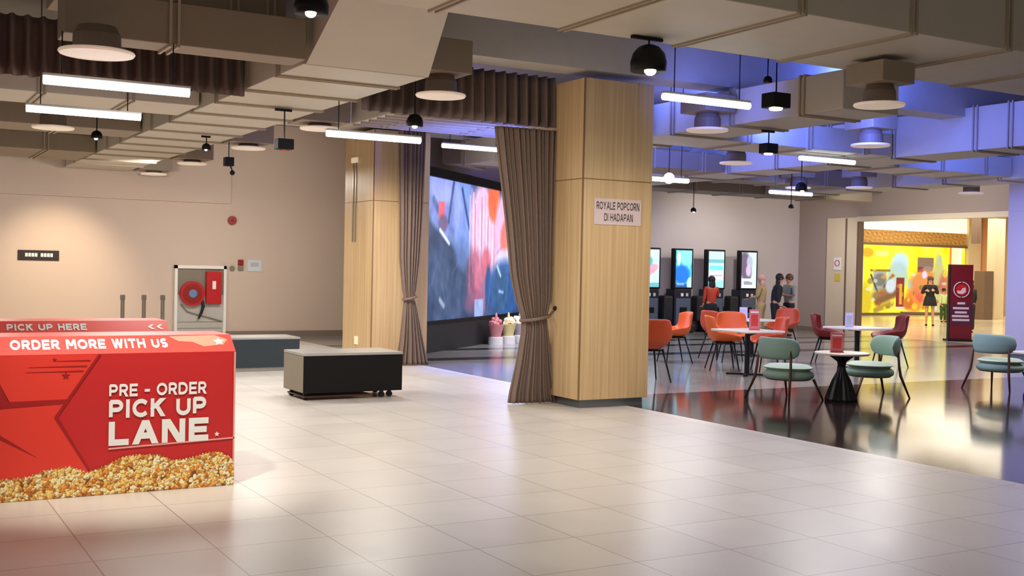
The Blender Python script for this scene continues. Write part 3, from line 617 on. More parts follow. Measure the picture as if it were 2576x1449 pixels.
# ------------------------------------------------------------------ red counters
def star_pts(cx, cz, r, y, a0=PI / 2, k=.42):
    return [(cx + (r if i % 2 == 0 else r * k) * math.cos(a0 + i * PI / 5), y, cz + (r if i % 2 == 0 else r * k) * math.sin(a0 + i * PI / 5)) for i in range(10)]
def counter(y0, label, full):
    # local x=0 is the right-hand end
    t = thing('counter', (2.48, y0, 0), 0, label, 'counter')
    MB().box(-4.0, 0, 0, .62, 0, 1.02).build('body', M['red'], t)
    MB().poly([(0, 0, 1.02), (-.005, .14, 1.14), (-.005, .6, 1.14), (0, .62, 1.02)], (-4.0, 0, 0)).build('top', M['coral'], t)
    ra = math.atan2(.12, .14)
    if full:
        text('lettering', 'ORDER MORE WITH US', 1.08, .10, M['white'], t, (-1.575, .036, 1.052), rx=ra, bold=.26)
        sl = Matrix.Translation((-.11, .08, 1.0885)) @ Matrix.Rotation(ra - PI / 2, 4, 'X')
        s_ = MB(); s_.poly([sl @ Vector(p) for p in star_pts(0, 0, .045, -.003)], (0, .001, .001)); s_.build('star', M['white'], t)
        hp = [sl @ Vector((x, -.002, z)) for x, z in ((-.36, .06), (-.02, .07), (.07, .02), (.03, -.03), (-.12, -.05), (-.2, .0), (-.3, .01))]
        MB().poly(hp, (0, .001, .001)).build('highlight', M['coralpale'], t)  # paler patch painted onto the top as a highlight
    else:
        text('lettering', 'PICK UP HERE', .66, .085, M['white'], t, (-1.38, .045, 1.06), rx=ra, bold=.26)
        text('lettering', '<<', .14, .09, M['white'], t, (-.19, .04, 1.055), rx=ra, bold=.22)
    if not full: return t
    Y = -.004
    def gp(name, pts, m, d=.002): MB().poly([(x - 2.48, Y - d, z) for x, z in pts], (0, d + .003, 0)).build(name, m, t)
    # bright shapes of the front graphic (x is world, z is height)
    gp('graphic', [(-1.4, 1.015), (1.48, 1.015), (1.28, .70), (.90, .695), (.75, 1.0), (.3, 1.0), (.2, .72), (-1.4, .7)], M['redbright'])
    gp('graphic', [(-1.4, .64), (.84, .648), (1.265, .668), (1.19, .575), (1.43, .17), (1.5, .1), (-1.4, .1)], M['redbright'])
    gp('graphic', [(-1.4, .702), (.90, .697), (1.28, .702), (1.30, .70), (1.262, .668), (.84, .65), (-1.4, .645)], M['reddark'], .003)
    gp('graphic', [(.5, .62), (.84, .47), (1.08, .30), (.84, .44), (.5, .57)], M['reddark'], .004)
    gp('graphic', [(1.48, 1.015), (1.50, 1.015), (1.215, .58), (1.445, .17), (1.43, .17), (1.19, .575)], M['reddark'], .004)
    gp('graphic', [(.75, 1.015), (.90, .68), (.84, .65), (.72, .95)], M['reddark'], .004)
    for z, xa in ((.975, 1.2), (.935, 1.02), (.90, 1.0)):
        gp('graphic', [(xa, z - .001), (1.43 - (.975 - z) * .6, z - .004), (1.43 - (.975 - z) * .6, z + .004)], M['reddark'], .005)
    for cx, cz, r in ((1.265, .87, .028), (1.19, .985, .014)):
        gp('graphic', [(a, c) for a, b_, c in star_pts(cx, cz, r, 0, .3)], M['reddark'], .006)
    text('lettering', 'PRE - ORDER', .70, .093, M['white'], t, (-.92, Y - .002, .705), bold=.22)
    text('lettering', 'PICK UP', .70, .135, M['white'], t, (-.92, Y - .002, .55), bold=.24)
    text('lettering', 'LANE', .72, .175, M['white'], t, (-.92, Y - .002, .352), bold=.26)
    gp('star', [(a, c) for a, b_, c in star_pts(2.345, .395, .02, 0)], M['white'], .003)
    gp('rule', [(1.56, .325), (2.478, .356), (2.478, .366), (1.56, .336)], M['pinkedge'], .003)
    gp('edge_strip', [(2.468, .01), (2.48, .01), (2.48, 1.015), (2.468, 1.015)], M['pinkedge'], .003)
    # printed popcorn border
    prof_x = [-1.4, 0, .5, .84, 1.03, 1.12, 1.3, 1.42, 1.54, 1.66, 1.78, 1.92, 2.02, 2.14, 2.26, 2.36, 2.44, 2.48]
    prof_z = [.15, .15, .16, .158, .165, .2, .22, .17, .21, .265, .275, .265, .215, .225, .255, .26, .22, .17]
    xo = .30                                                   # printed popcorn picture, right-hand 2.2 m
    def corn(X, Z):
        c = np.zeros(X.shape + (3,)) + np.array((126, 70, 26), float); dx = X[0, 1] - X[0, 0]; dz = Z[1, 0] - Z[0, 0]
        tones = np.array([(255, 228, 160), (250, 206, 118), (232, 172, 76), (255, 238, 190), (214, 140, 54), (246, 196, 110), (196, 118, 44)], float)
        pts = [(rng.uniform(0, 2.18), rng.uniform(0, .29)) for k in range(2600)]; pts.sort(key=lambda q_: -q_[1] + rng.uniform(-.03, .03))
        for x, z in pts:
            r = rng.uniform(.010, .019); tn = tones[rng.randint(7)]
            for q in range(4):
                a = rng.rand() * 6.28; lx, lz, lr = x + r * .55 * math.cos(a), z + r * .55 * math.sin(a), r * rng.uniform(.5, .8)
                i0, i1 = int((lx - lr * 1.3) / dx), int((lx + lr * 1.3) / dx) + 2; j0, j1 = int((lz - lr * 1.3) / dz), int((lz + lr * 1.3) / dz) + 2
                i0, j0 = max(0, i0), max(0, j0); sx, sz = X[j0:j1, i0:i1] - lx, Z[j0:j1, i0:i1] - lz
                if sx.size == 0: continue
                d = np.hypot(sx, sz) / lr; inside = d < 1; rim = (d >= 1) & (d < 1.22) & (sz < 0)
                sh = 1 + .16 * (-sx + sz) / lr
                blk = c[j0:j1, i0:i1]; blk[inside] = np.minimum(255, tn * sh[..., None])[inside]; blk[rim] = (138, 80, 30)
        return c
    o = paint_panel('popcorn_print', 2.178, .29, 760, 100, corn, M['print'], t, (xo - 2.48, Y - .005, .002))
    bm = bmesh.new(); bm.from_mesh(o.data)
    kill = [f for f in bm.faces if f.calc_center_median().z > np.interp(f.calc_center_median().x + xo, prof_x, prof_z) + .006 * math.sin(f.calc_center_median().x * 260) + .004 * math.sin(f.calc_center_median().x * 611)]
    bmesh.ops.delete(bm, geom=kill, context='FACES'); bm.to_mesh(o.data); bm.free()
    return t
counter(8.53, 'near red counter lettered PRE - ORDER PICK UP LANE with popcorn print', True)
counter(10.65, 'second red counter lettered PICK UP HERE just behind the first', False)
for x, l_ in ((4.05, 'leftmost'), (4.42, 'middle'), (4.75, 'rightmost')):
    t = thing('queue_post', (x, 21, 0), 0, l_ + ' of the three slim grey posts behind the red counter', 'post', 'slim grey posts before the back wall')
    MB().lathe([(.13, 0), (.13, .015), (.03, .03)], n=20).build('foot', M['steel'], t)
    MB().tube([(0, 0, .02), (0, 0, 1.0)], .034, 14).build('pole', M['greyp'] if False else M['steel'], t)
    MB().lathe([(.042, .98), (.045, 1.03), (.04, 1.07)], n=16).build('cap', M['grey'], t)

# ------------------------------------------------------------------ things on the back wall
t = thing('fire_hose_cabinet', (6.56, 25.4, 0), 0, 'open white fire hose cabinet with red reel in the back wall', 'fire hose cabinet')
MB().box(-.52, .5, -.05, -.001, .12, 1.53).build('recess', M['greyp'], t)
for q in ((-.58, -.52), (.5, .56)): MB().box(q[0], q[1], -.10, 0, .1, 1.6).build('frame', M['white'], t)
MB().box(-.58, .56, -.10, 0, 1.53, 1.6).build('frame', M['white'], t)
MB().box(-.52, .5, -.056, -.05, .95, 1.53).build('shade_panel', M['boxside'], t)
rl = MB().tube([(-.2, -.06, .98), (-.2, -.16, .98)], .27, 36).build('hose_reel', M['hosered'], t, smooth=False)
MB().tube([(-.2, -.16, .98), (-.2, -.175, .98)], .21, 30).build('reel_face', M['bell'], rl)
MB().tube([(-.2, -.16, .98), (-.2, -.19, .98)], .09, 24).build('hub', M['hosehub'], rl)
eb = MB().box(.1, .44, -.16, -.05, .75, 1.48, bev=.01).build('equipment_box', M['hosered'], t)
MB().box(.23, .31, -.165, -.16, 1.08, 1.26).build('label', M['white'], eb)
MB().tube([(.02, -.12, .85), (.04, -.14, .7), (.0, -.13, .55), (-.06, -.12, .42)], [.03, .035, .03, .02], 10).build('nozzle', M['blackm'], t)
MB().tube([(-.44, -.08, .75), (-.3, -.08, .58), (-.1, -.08, .52), (.2, -.08, .44), (.48, -.08, .36)], .012, 8).build('hose_end', M['boxside'], t)
for q in (.34, .2): MB().box(-.5, .48, -.054, -.05, q, q + .012).build('shelf_line', M['boxside'], t)
t = thing('alarm_bell', (7.25, 25.4, 2.63), 0, 'round dark red alarm bell high on the back wall', 'alarm bell')
MB().tube([(0, 0, 0), (0, -.05, 0)], .1, 24).build('gong', M['bell'], t); MB().ball((0, -.05, 0), .03, 10).build('boss', M['hosered'], t, smooth=True)
t = thing('wall_sign', (3.2, 25.4, 1.75), 0, 'small dark brown sign with two white words on the back wall', 'sign')
MB().box(-.40, .40, -.02, 0, -.105, .105).build('board', M['signblack'], t)
for q in (-.26, .04):
    for k in range(4): MB().box(q + k * .062, q + k * .062 + .05, -.025, -.02, -.03, .045).build('letter_block', M['white'], t)
tag(MB().tube([(7.27, 25.4, 1.55), (7.27, 25.37, 1.55)], .06, 18).build('wall_socket', M['boxside']), 'small round brown outlet right of the hose cabinet', 'outlet')
t = thing('call_point', (7.46, 25.4, 1.63), 0, 'small dark red fire call point right of the hose cabinet', 'call point')
MB().box(-.06, .06, -.05, 0, .0, .12, bev=.008).build('housing', M['bell'], t); MB().box(-.06, .06, -.05, 0, -.12, -.01, bev=.008).build('housing', M['boxside'], t)
t = thing('wall_notice', (7.78, 25.4, 1.62), 0, 'pale grey notice plate right of the call point', 'notice')
MB().box(-.16, .16, -.015, 0, -.13, .13).build('plate', M['plate'], t)
MB().box(-.09, .1, -.019, -.015, -.02, .07).build('symbol', M['greyp'], t)
struct(MB().box(-9, 7.2, 25.34, 25.4, 3.0, 4.85).build('wall_shadow_step', M['wall']))  # added wall step; its edge imitates a shadow line on the flat wall

# ------------------------------------------------------------------ kiosks
def kpic(i):
    def f(X, Z):
        if i == 0: p = Paint(X, Z, (206, 236, 240)); p.ell(.2, .45, .3, .12, (236, 170, 190), .4); p.ell(.1, .7, .2, .15, (90, 190, 200), 0); p.rect(0, .6, 0, .12, (110, 190, 200))
        elif i == 1:
            p = Paint(X, Z, (80, 206, 246)); p.c += noise2(X, Z, 22, 4)[..., None] * np.array((40, 26, 8)); p.ell(.2, .35, .22, .22, (20, 120, 236), .3, .5); p.ell(.38, .85, .2, .2, (140, 236, 255), 0, .5)
            p.ell(.1, .8, .05, .16, (230, 255, 250), 0, .5); p.rect(0, .6, 0, .1, (26, 70, 140), .8); p.rect(.05, .3, .06, .12, (180, 200, 240), .7); p.ell(.5, .1, .1, .16, (190, 240, 255), 0)
        elif i == 2:
            p = Paint(X, Z, (198, 244, 250)); p.rect(0, .6, .7, .8, (120, 190, 200)); p.rect(.05, .5, .5, .62, (120, 236, 250)); p.rect(0, .6, .25, .45, (232, 224, 246)); p.rect(.05, .5, .33, .36, (190, 180, 220)); p.rect(0, .6, 0, .2, (160, 240, 250))
        else:
            p = Paint(X, Z, (214, 240, 240)); p.ell(.15, .6, .18, .38, (112, 96, 118), .15, .4); p.ell(.3, .75, .09, .14, (180, 190, 214), 0, .5); p.ell(.26, .5, .08, .14, (210, 190, 220), 0, .4); p.rect(0, .4, .2, .27, (230, 236, 240)); p.rect(.1, .4, .1, .17, (150, 150, 170)); p.rect(0, .55, 0, .08, (236, 244, 240))
        return p.c
    return f
knames = ('ordering kiosk cut off by the near pillar, pink and white screen', 'ordering kiosk with a deep blue picture, second from the pillar',
          'ordering kiosk with a pale cyan menu, behind the woman in red', 'ordering kiosk with a grey and white picture, rightmost of the row')
for i, x in enumerate((18.55, 19.67, 20.82, 22.02)):
    t = thing('order_kiosk', (x, 24.9, 0), 0, knames[i], 'kiosk', 'self-ordering kiosks along the wall')
    MB().box(-.29, .29, -.1, .3, 0, 1.2, bev=.015).build('body', M['kiosk'], t)
    MB().box(-.25, .25, -.115, -.1, .08, .95).build('door_panel', M['kioskg'], t)
    MB().box(-.33, .33, -.1, .06, 1.2, 2.32, bev=.02).build('screen_frame', M['black'], t)
    paint_panel('screen', .55, 1.02, 44, 80, kpic(i), M['kioskpaint'], t, (-.275, -.104, 1.25))
    for q, m_ in ((-.09, M['white']), (.08, M['greyp'])): MB().box(q, q + .08, -.13, -.1, 1.0, 1.09, bev=.008).build('card_reader', m_, t)
    MB().box(-.12, .12, -.125, -.115, .55, .7).build('printer_slot', M['black'], t)
    MB().box(-.62, -.30, -.08, .25, .3, 1.02, bev=.06).build('side_pod', M['blackm'], t)
    MB().box(-.36, .34, -.16, .32, 0, .04).build('base_plate', M['black'], t)

# ------------------------------------------------------------------ tables
def sq_table(x, y, label, rz=.0, s_=.86, h=.75):
    t = thing('square_table', (x, y, 0), rz, label, 'table', 'square tables with white tops')
    MB().box(-s_ / 2, s_ / 2, -s_ / 2, s_ / 2, h - .035, h, bev=.01).build('table_top', M['top'], t)
    MB().tube([(0, 0, .03), (0, 0, h - .035)], .042, 16).build('column', M['leg'], t)
    b = MB()
    for a in range(4):
        mx = Matrix.Rotation(a * PI / 2 + PI / 4, 4, 'Z'); b.box(0, .34, -.035, .035, .0, .03, mx=mx)
    b.build('cross_foot', M['leg'], t)
    MB().box(-.2, .2, -.03, .03, h - .06, h - .035).build('bracket', M['leg'], t)
    return t
sq_table(12.75, 14.35, 'square white table among the orange chairs in the middle', 0)
sq_table(15.66, 14.7, 'square white table between the two dark red chairs', 0)
sq_table(15.75, 17.6, 'square white table further back behind the orange chairs', 0)
sq_table(12.55, 17.55, 'square white table partly hidden by the near pillar', 0)
def round_table(x, y, label):
    t = thing('round_table', (x, y, 0), 0, label, 'table', 'small round tables with flared black bases')
    MB().lathe([(.35, .625), (.36, .635), (.36, .65), (.35, .655)], n=40).build('table_top', M['top'], t)
    MB().lathe([(.2, 0), (.205, .03), (.17, .14), (.12, .28), (.06, .4), (.045, .46), (.06, .53), (.15, .6), (.16, .625)], n=36, flute=.05).build('flared_base', M['leg'], t)
    return t
round_table(11.42, 10.98, 'small round table with fluted black base between the sage armchairs')
round_table(14.5, 10.2, 'round table at the right edge with a dark base')
def card(x, y, z, label, m1, m2, h=.3, w=.16):
    t = thing('menu_stand', (x, y, z), -.6, label, 'menu stand', 'upright menu stands on tables')
    MB().box(-w / 2, w / 2, -.008, .008, 0, h, bev=.003).build('card', m1, t)
    MB().box(-w / 2 + .03, w / 2 - .03, -.012, -.008, h * .2, h * .75).build('picture', m2, t)
    MB().box(-w / 2, w / 2, -.05, .05, 0, .012).build('foot', m2, t)
    MB().box(-w / 2 + .02, w / 2 - .02, -.013, -.008, h * .84, h * .9).build('title_bar', M['white'], t)
card(12.8, 14.25, .75, 'pink menu stand on the middle square table', M['pinkc'], M['redc'], .34, .17)
card(15.6, 17.7, .75, 'lilac menu stand on the table further back', M['lilac'], M['lilac'], .24)
card(15.5, 14.75, .75, 'lilac menu stand on the table between the dark red chairs', M['lilac'], M['greyp'], .26, .14)
card(11.34, 11.0, .655, 'red menu stand on the small round table', M['pinkc'], M['redc'], .26, .17)

# ------------------------------------------------------------------ shell chairs
def shell_chair(m):
    t = thing('shell_chair', (0, 0, 0), 0, 'orange shell chair', 'chair')
    prof = [(.25, .455), (.22, .475), (.1, .465), (-.05, .455), (-.16, .47), (-.225, .54), (-.25, .64), (-.275, .76), (-.3, .88)]
    n_ = len(prof) - 1
    def fn(u, v):
        s_ = 2 * u - 1; k = v * n_; i = min(int(k), n_ - 1); f = k - i
        y = prof[i][0] * (1 - f) + prof[i + 1][0] * f; z = prof[i][1] * (1 - f) + prof[i + 1][1] * f
        seat = max(0, 1 - v / .5); back = max(0, (v - .5) / .5)
        hw = .235 + .045 * min(1, v * 2) - .04 * back ** 2
        arm = math.exp(-((v - .45) / .28) ** 2)
        z += abs(s_) ** 3.2 * (.05 * seat + .15 * arm) - back * .04 * abs(s_) ** 4 * (v > .9)
        y += abs(s_) ** 2.6 * (.13 * min(1, back + .4 * arm))
        return (s_ * hw, y, z)
    o = MB().grid(fn, 14, 20).build('shell', m, t, smooth=True); solid(o, .03, 0, 1)
    for sx in (-1, 1):
        for sy, (y0, y1) in ((1, (.14, .22)), (-1, (-.13, -.25))):
            MB().tube([(sx * .15, y0, .455), (sx * .23, y1, 0)], [.016, .010], 10).build('leg', M['leg'], t, smooth=True)
    MB().box(-.16, .16, -.15, .15, .425, .45).build('seat_frame', M['leg'], t)
    return t
def face(dx, dy): return math.atan2(dy, dx) - PI / 2
base = shell_chair(M['orange']); used = [False]
def put_chair(x, y, dx, dy, label, mm='orange', s_=1.08, group='shell chairs round the square tables'):
    sw = None if mm == 'orange' else {'orange_shell': M[mm]}
    if not used[0] and mm == 'orange': o = base; used[0] = True; o.location = (x, y, 0); o.rotation_euler = (0, 0, face(dx, dy)); o['label'] = label; o['group'] = group
    else: o = dup(base, (x, y, 0), face(dx, dy), label, group, swap=sw)
    o.scale = (s_, s_, s_); return o
put_chair(13.0, 15.25, .87, -.5, 'orange shell chair left of the middle square table', 'orange')
put_chair(13.62, 14.78, -.87, .4, 'rust-orange shell chair right of the middle square table', 'rust')
put_chair(14.3, 16.5, -.5, -.9, 'bright orange shell chair behind the middle square table', 'orange')
put_chair(10.5, 14.05, .2, 1, 'rust-orange shell chair with its back to us beside the near pillar', 'rust', 1.1)
put_chair(13.1, 16.75, -1, .3, 'salmon-orange shell chair beyond the one beside the pillar', 'orange')
put_chair(15.9, 15.65, .5, -.7, 'dark red shell chair left of the table with the lilac stand', 'maroon')
put_chair(16.72, 14.9, -.85, .5, 'maroon shell chair seen from behind right of the lilac stand', 'maroon', 1.1)
put_chair(17.2, 18.25, -1, -.3, 'rust shell chair at the far table behind the rust-orange chair', 'rust')
put_chair(14.6, 17.3, 1, .1, 'rust shell chair under the middle table, at the far one', 'rust')

# ------------------------------------------------------------------ sage lounge chairs
def lounge():
    t = thing('lounge_chair', (0, 0, 0), 0, 'sage armchair', 'armchair')
    def seat(a, z0, z1, r, m_, nm):
        prof = [(.02, z0), (r - .05, z0), (r - .01, z0 + .03), (r, (z0 + z1) / 2), (r - .01, z1 - .03), (r - .06, z1), (.02, z1 + .01)]
        MB().lathe(prof, n=36, sy=.95).build(nm, m_, t, smooth=True)
    seat(0, .27, .40, .31, M['sage'], 'seat_base'); seat(0, .40, .47, .305, M['sagepale'], 'cushion')
    def fn(u, v):
        a = -PI / 2 + (u - .5) * 2 * 1.12; th = v * 2 * PI
        e = (1 - abs(2 * u - 1) ** 6) ** .5 if abs(2 * u - 1) < 1 else 0
        r = .335 + .032 * math.cos(th); z = .70 + (.145 * math.sin(th)) * max(.05, e)
        rr = .335 + (r - .335) * max(.1, e)
        return (rr * math.cos(a), rr * math.sin(a), z)
    MB().grid(fn, 30, 16).build('backrest', M['sage'], t, smooth=True)
    for sx in (-1, 1):
        MB().tube([(sx * .24, -.245, .78), (sx * .26, -.26, .45), (sx * .27, -.28, .3), (sx * .34, -.37, 0)], [.013, .016, .018, .011], 10).build('leg', M['walnut'], t, smooth=True)
        MB().tube([(sx * .22, .2, .28), (sx * .28, .31, 0)], [.018, .011], 10).build('leg', M['walnut'], t, smooth=True)
    return t
lc = lounge(); LG = 'sage armchairs round the small tables'
lc.location = (10.86, 11.4, 0); lc.rotation_euler = (0, 0, face(.99, .1)); lc['label'] = 'sage armchair left of the small round table with the red menu stand'; lc['group'] = LG
lc.scale = (1.12, 1.12, 1.0)
o = dup(lc, (12.36, 11.36, 0), face(-.9, .35), 'sage armchair right of the small round table, facing it', LG)
o = dup(lc, (15.1, 11.3, 0), face(.97, .15), 'sage armchair at the right edge of the photo', LG)

# ------------------------------------------------------------------ people
def skinmesh(name, chain, mat_, parent, sub=1):
    """chain: list of polylines [(point, radius)...]; branches join at shared points"""
    bm = bmesh.new(); sk = bm.verts.layers.skin.verify(); vs = {}; first = None
    for line in chain:
        prev = None
        for p, r in line:
            key = tuple(round(c, 3) for c in p)
            if key not in vs:
                v = bm.verts.new(p); v[sk].radius = (r, r) if not isinstance(r, tuple) else r; vs[key] = v
                if first is None: first = v; v[sk].use_root = True
            v = vs[key]
            if prev is not None and prev is not v and not bm.edges.get((prev, v)): bm.edges.new((prev, v))
            prev = v
    me = bpy.data.meshes.new(name); bm.to_mesh(me); bm.free(); me.materials.append(mat_)
    o = bpy.data.objects.new(name, me); C.objects.link(o); o.parent = parent
    md = o.modifiers.new('skin', 'SKIN'); md.use_smooth_shade = True
    s_ = o.modifiers.new('sub', 'SUBSURF'); s_.levels = sub; s_.render_levels = sub
    return o
def person(loc, rz, label, H=1.6, top=None, legs=None, hair=None, armL=None, armR=None, skirt=False, lean=0, longhair=True, scarf=None, sleeves=True, bare_legs=False):
    t = thing('person', loc, rz, label, 'person')                      # faces local +Y
    k = H / 1.6; V = lambda x, y, z: (x * k, y * k + lean * max(0, z - .85) * k, z * k)
    armL = armL or [(-.2, 0, 1.05), (-.2, .08, .82)]; armR = armR or [(.2, 0, 1.05), (.2, .08, .82)]
    body = [[(V(0, 0, .86), .13 * k), (V(0, 0, 1.0), .115 * k), (V(0, 0, 1.18), .135 * k), (V(0, 0, 1.3), .09 * k), (V(0, .01, 1.37), .048 * k), (V(0, .02, 1.43), .075 * k), (V(0, .02, 1.52), .085 * k), (V(0, .01, 1.57), .055 * k)]]
    for s_, arm in ((-1, armL), (1, armR)):
        body.append([(V(0, 0, 1.3), .09 * k), (V(s_ * .15, 0, 1.28), .052 * k), (V(*arm[0]), .036 * k), (V(*arm[1]), .026 * k), (V(arm[1][0] * .98, arm[1][1] + .05, arm[1][2] - .02), .024 * k)])
        body.append([(V(0, 0, .86), .13 * k), (V(s_ * .085, 0, .8), .085 * k), (V(s_ * .095, .01, .45), .052 * k), (V(s_ * .1, -.01, .08), .034 * k), (V(s_ * .105, .09, .03), .03 * k)])
    bd = skinmesh('body', body, M['skin'], t)
    if top:
        tp = [[(V(0, 0, .80), (.165 * k, .125 * k)), (V(0, 0, 1.0), .14 * k), (V(0, 0, 1.18), .158 * k), (V(0, 0, 1.3), .115 * k), (V(0, .005, 1.345), .07 * k)]]
        for s_, arm in ((-1, armL), (1, armR)):
            l_ = [(V(0, 0, 1.3), .115 * k), (V(s_ * .155, 0, 1.285), .07 * k), (V(*[c * .99 for c in arm[0]]), .052 * k)]
            if sleeves: l_.append((V(*[a * .25 + b * .75 for a, b in zip(arm[0], arm[1])]), .044 * k))
            tp.append(l_)
        skinmesh('top', tp, top, t)
    if skirt:
        MB().lathe([(.155 * k, .97 * k), (.19 * k, .85 * k), (.225 * k, .66 * k), (.22 * k, .655 * k)], n=22, sy=.8).build('skirt', legs, t, smooth=True)
    elif legs:
        skinmesh('trousers', [[(V(0, 0, .93), .145 * k), (V(0, 0, .84), .15 * k), (V(s_ * .09, 0, .76), .105 * k), (V(s_ * .097, .01, .45), .078 * k), (V(s_ * .1, -.01, .09), .062 * k)] for s_ in (-1, 1)], legs, t)
    for s_ in (-1, 1):
        MB().ball(V(s_ * .105, .06, .035), .05 * k, 10, (.85, 2.1, .65)).build('shoe', M['darkc'], t, smooth=True)
        # hand: palm, four fingers and a thumb
        arm = armL if s_ < 0 else armR; hx, hy, hz = arm[1][0] * .98, arm[1][1] + .07, arm[1][2] - .03
        lines = [[(V(hx, hy, hz), .022 * k), (V(hx, hy + .05, hz - .01), .024 * k)]]
        for q in range(4): lines.append([(V(hx, hy + .05, hz - .01), .024 * k), (V(hx + (q - 1.5) * .016, hy + .085, hz - .015), .009 * k), (V(hx + (q - 1.5) * .018, hy + .125 - abs(q - 1.3) * .008, hz - .035), .008 * k)])
        lines.append([(V(hx, hy, hz), .022 * k), (V(hx - s_ * .035, hy + .03, hz), .009 * k), (V(hx - s_ * .045, hy + .06, hz - .01), .008 * k)])
        skinmesh('hand', lines, M['skin'], bd)
    # face
    hd = Vector(V(0, .02, 1.5))
    MB().ball(hd + Vector((0, .098 * k, -.015 * k)), .018 * k, 8, (.7, 1, 1.3)).build('nose', M['skin'], bd, smooth=True)
    for s_ in (-1, 1): MB().ball(hd + Vector((s_ * .032 * k, .084 * k, .012 * k)), .011 * k, 8).build('eye', M['hair'], bd, smooth=True)
    MB().ball(hd + Vector((0, .085 * k, -.05 * k)), .016 * k, 8, (1.4, .5, .4)).build('mouth', M['bell'], bd, smooth=True)
    for s_ in (-1, 1): MB().ball(hd + Vector((s_ * .088 * k, 0, -.005 * k)), .02 * k, 8, (.5, .8, 1.2)).build('ear', M['skin'], bd, smooth=True)
    hm = scarf or hair or M['hair']
    b = MB()
    b.ball(hd + Vector((0, -.02 * k, .03 * k)), .102 * k, 16, (1, 1.02, 1.02))
    if longhair or scarf: b.ball(hd + Vector((0, -.055 * k, -.12 * k)), .095 * k, 14, (1.05 if not scarf else 1.5, .62, 1.9 if not scarf else 1.3))
    b.build('headscarf' if scarf else 'hair', hm, t, smooth=True)
    return t
camdir = face(-.78, -.62)
person((19.75, 23.7, 0), face(.3, 1), 'person with long dark hair in a red top at the third kiosk', 1.56, M['redtop'], M['darkc'], armR=[(.22, .05, 1.08), (.16, .3, 1.12)])
person((21.2, 23.35, 0), face(-.5, .8), 'person in a blush headscarf and long khaki blouse beside the last kiosk', 1.62, M['khaki'], M['khaki'], scarf=M['blush'], armL=[(-.2, .05, 1.05), (-.1, .25, 1.0)])
person((21.0, 22.6, 0), face(.3, -.2), 'person with long dark hair leaning toward the one in grey', 1.66, M['darkc'], M['darkc'], lean=.15)
person((21.78, 22.9, 0), face(-.9, .1), 'person in a grey-green shirt with folded arms at the right of the group', 1.66, M['greysh'], M['darkc'], hair=M['hairb'], longhair=False, armL=[(-.22, .02, 1.05), (.08, .22, 1.08)], armR=[(.22, .02, 1.05), (-.08, .24, 1.1)], sleeves=False)
person((31.64, 26.49, 0), face(-.7, -.7), 'person in a short black dress standing before the yellow window', 1.68, M['darkc'], M['darkc'], skirt=True, armL=[(-.24, .04, 1.06), (-.05, .2, 1.2)], armR=[(.26, .02, 1.06), (.1, .2, 1.18)], hair=M['hairb'])
person((34.9, 28.6, 0), face(-.3, -.9), 'child in a pale green top and dark trousers beside the banner', 1.25, M['limetop'], M['greenc'], longhair=False)
person((29.05, 22.85, 0), face(.2, .9), 'person in black half hidden behind the maroon banner', 1.62, M['darkc'], M['darkc'])
t = thing('bench', (35.6, 29.9, 0), -.5, 'low dark bench on the mall floor behind the person in black dress', 'bench')
MB().box(-1.0, .9, -.16, .16, .26, .31).build('seat', M['umber'], t)
for x in (-.8, .7): MB().box(x - .04, x + .04, -.12, .12, 0, .26).build('leg', M['umber'], t)

# ------------------------------------------------------------------ banner stand
t = thing('banner_stand', (25.2, 20.1, 0), face(.52, .77), 'tall maroon banner stand with a round emblem at the mall entrance', 'banner')
MB().box(-.29, .29, -.03, .12, .05, 2.02).build('panel', M['standee'], t)
MB().box(-.31, -.29, -.035, .14, .04, 2.02).build('side_rail', M['black'], t)
MB().box(-.28, .28, -.034, -.03, .42, .97).build('text_field', M['standeelow'], t)
MB().box(-.36, .34, -.16, .28, 0, .05).build('foot', M['black'], t)
ring = [(.2 * math.cos(a), -.045, 1.36 + .2 * math.sin(a)) for a in (2 * PI * k / 40 for k in range(41))]
MB().tube(ring, .014, 8, cap=False).build('emblem_ring', M['pale'], t)
MB().tube([(0, -.03, 1.36), (0, -.038, 1.36)], .15, 30).build('emblem_disc', M['hosered'], t)
MB().poly([(-.1, -.042, 1.26), (.02, -.042, 1.24), (.11, -.042, 1.3), (.1, -.042, 1.42), (.02, -.042, 1.4), (-.02, -.042, 1.33), (-.12, -.042, 1.33)], (0, .004, 0)).build('emblem_figure', M['pale'], t)
for z, x0, x1 in ((1.0, -.1, .1), (.87, -.21, .2), (.76, -.16, .15), (.66, -.23, .2), (.56, -.22, .22)):
    MB().box(x0, x1, -.04, -.034, z - .028, z + .028).build('text_line', M['pale'], t)

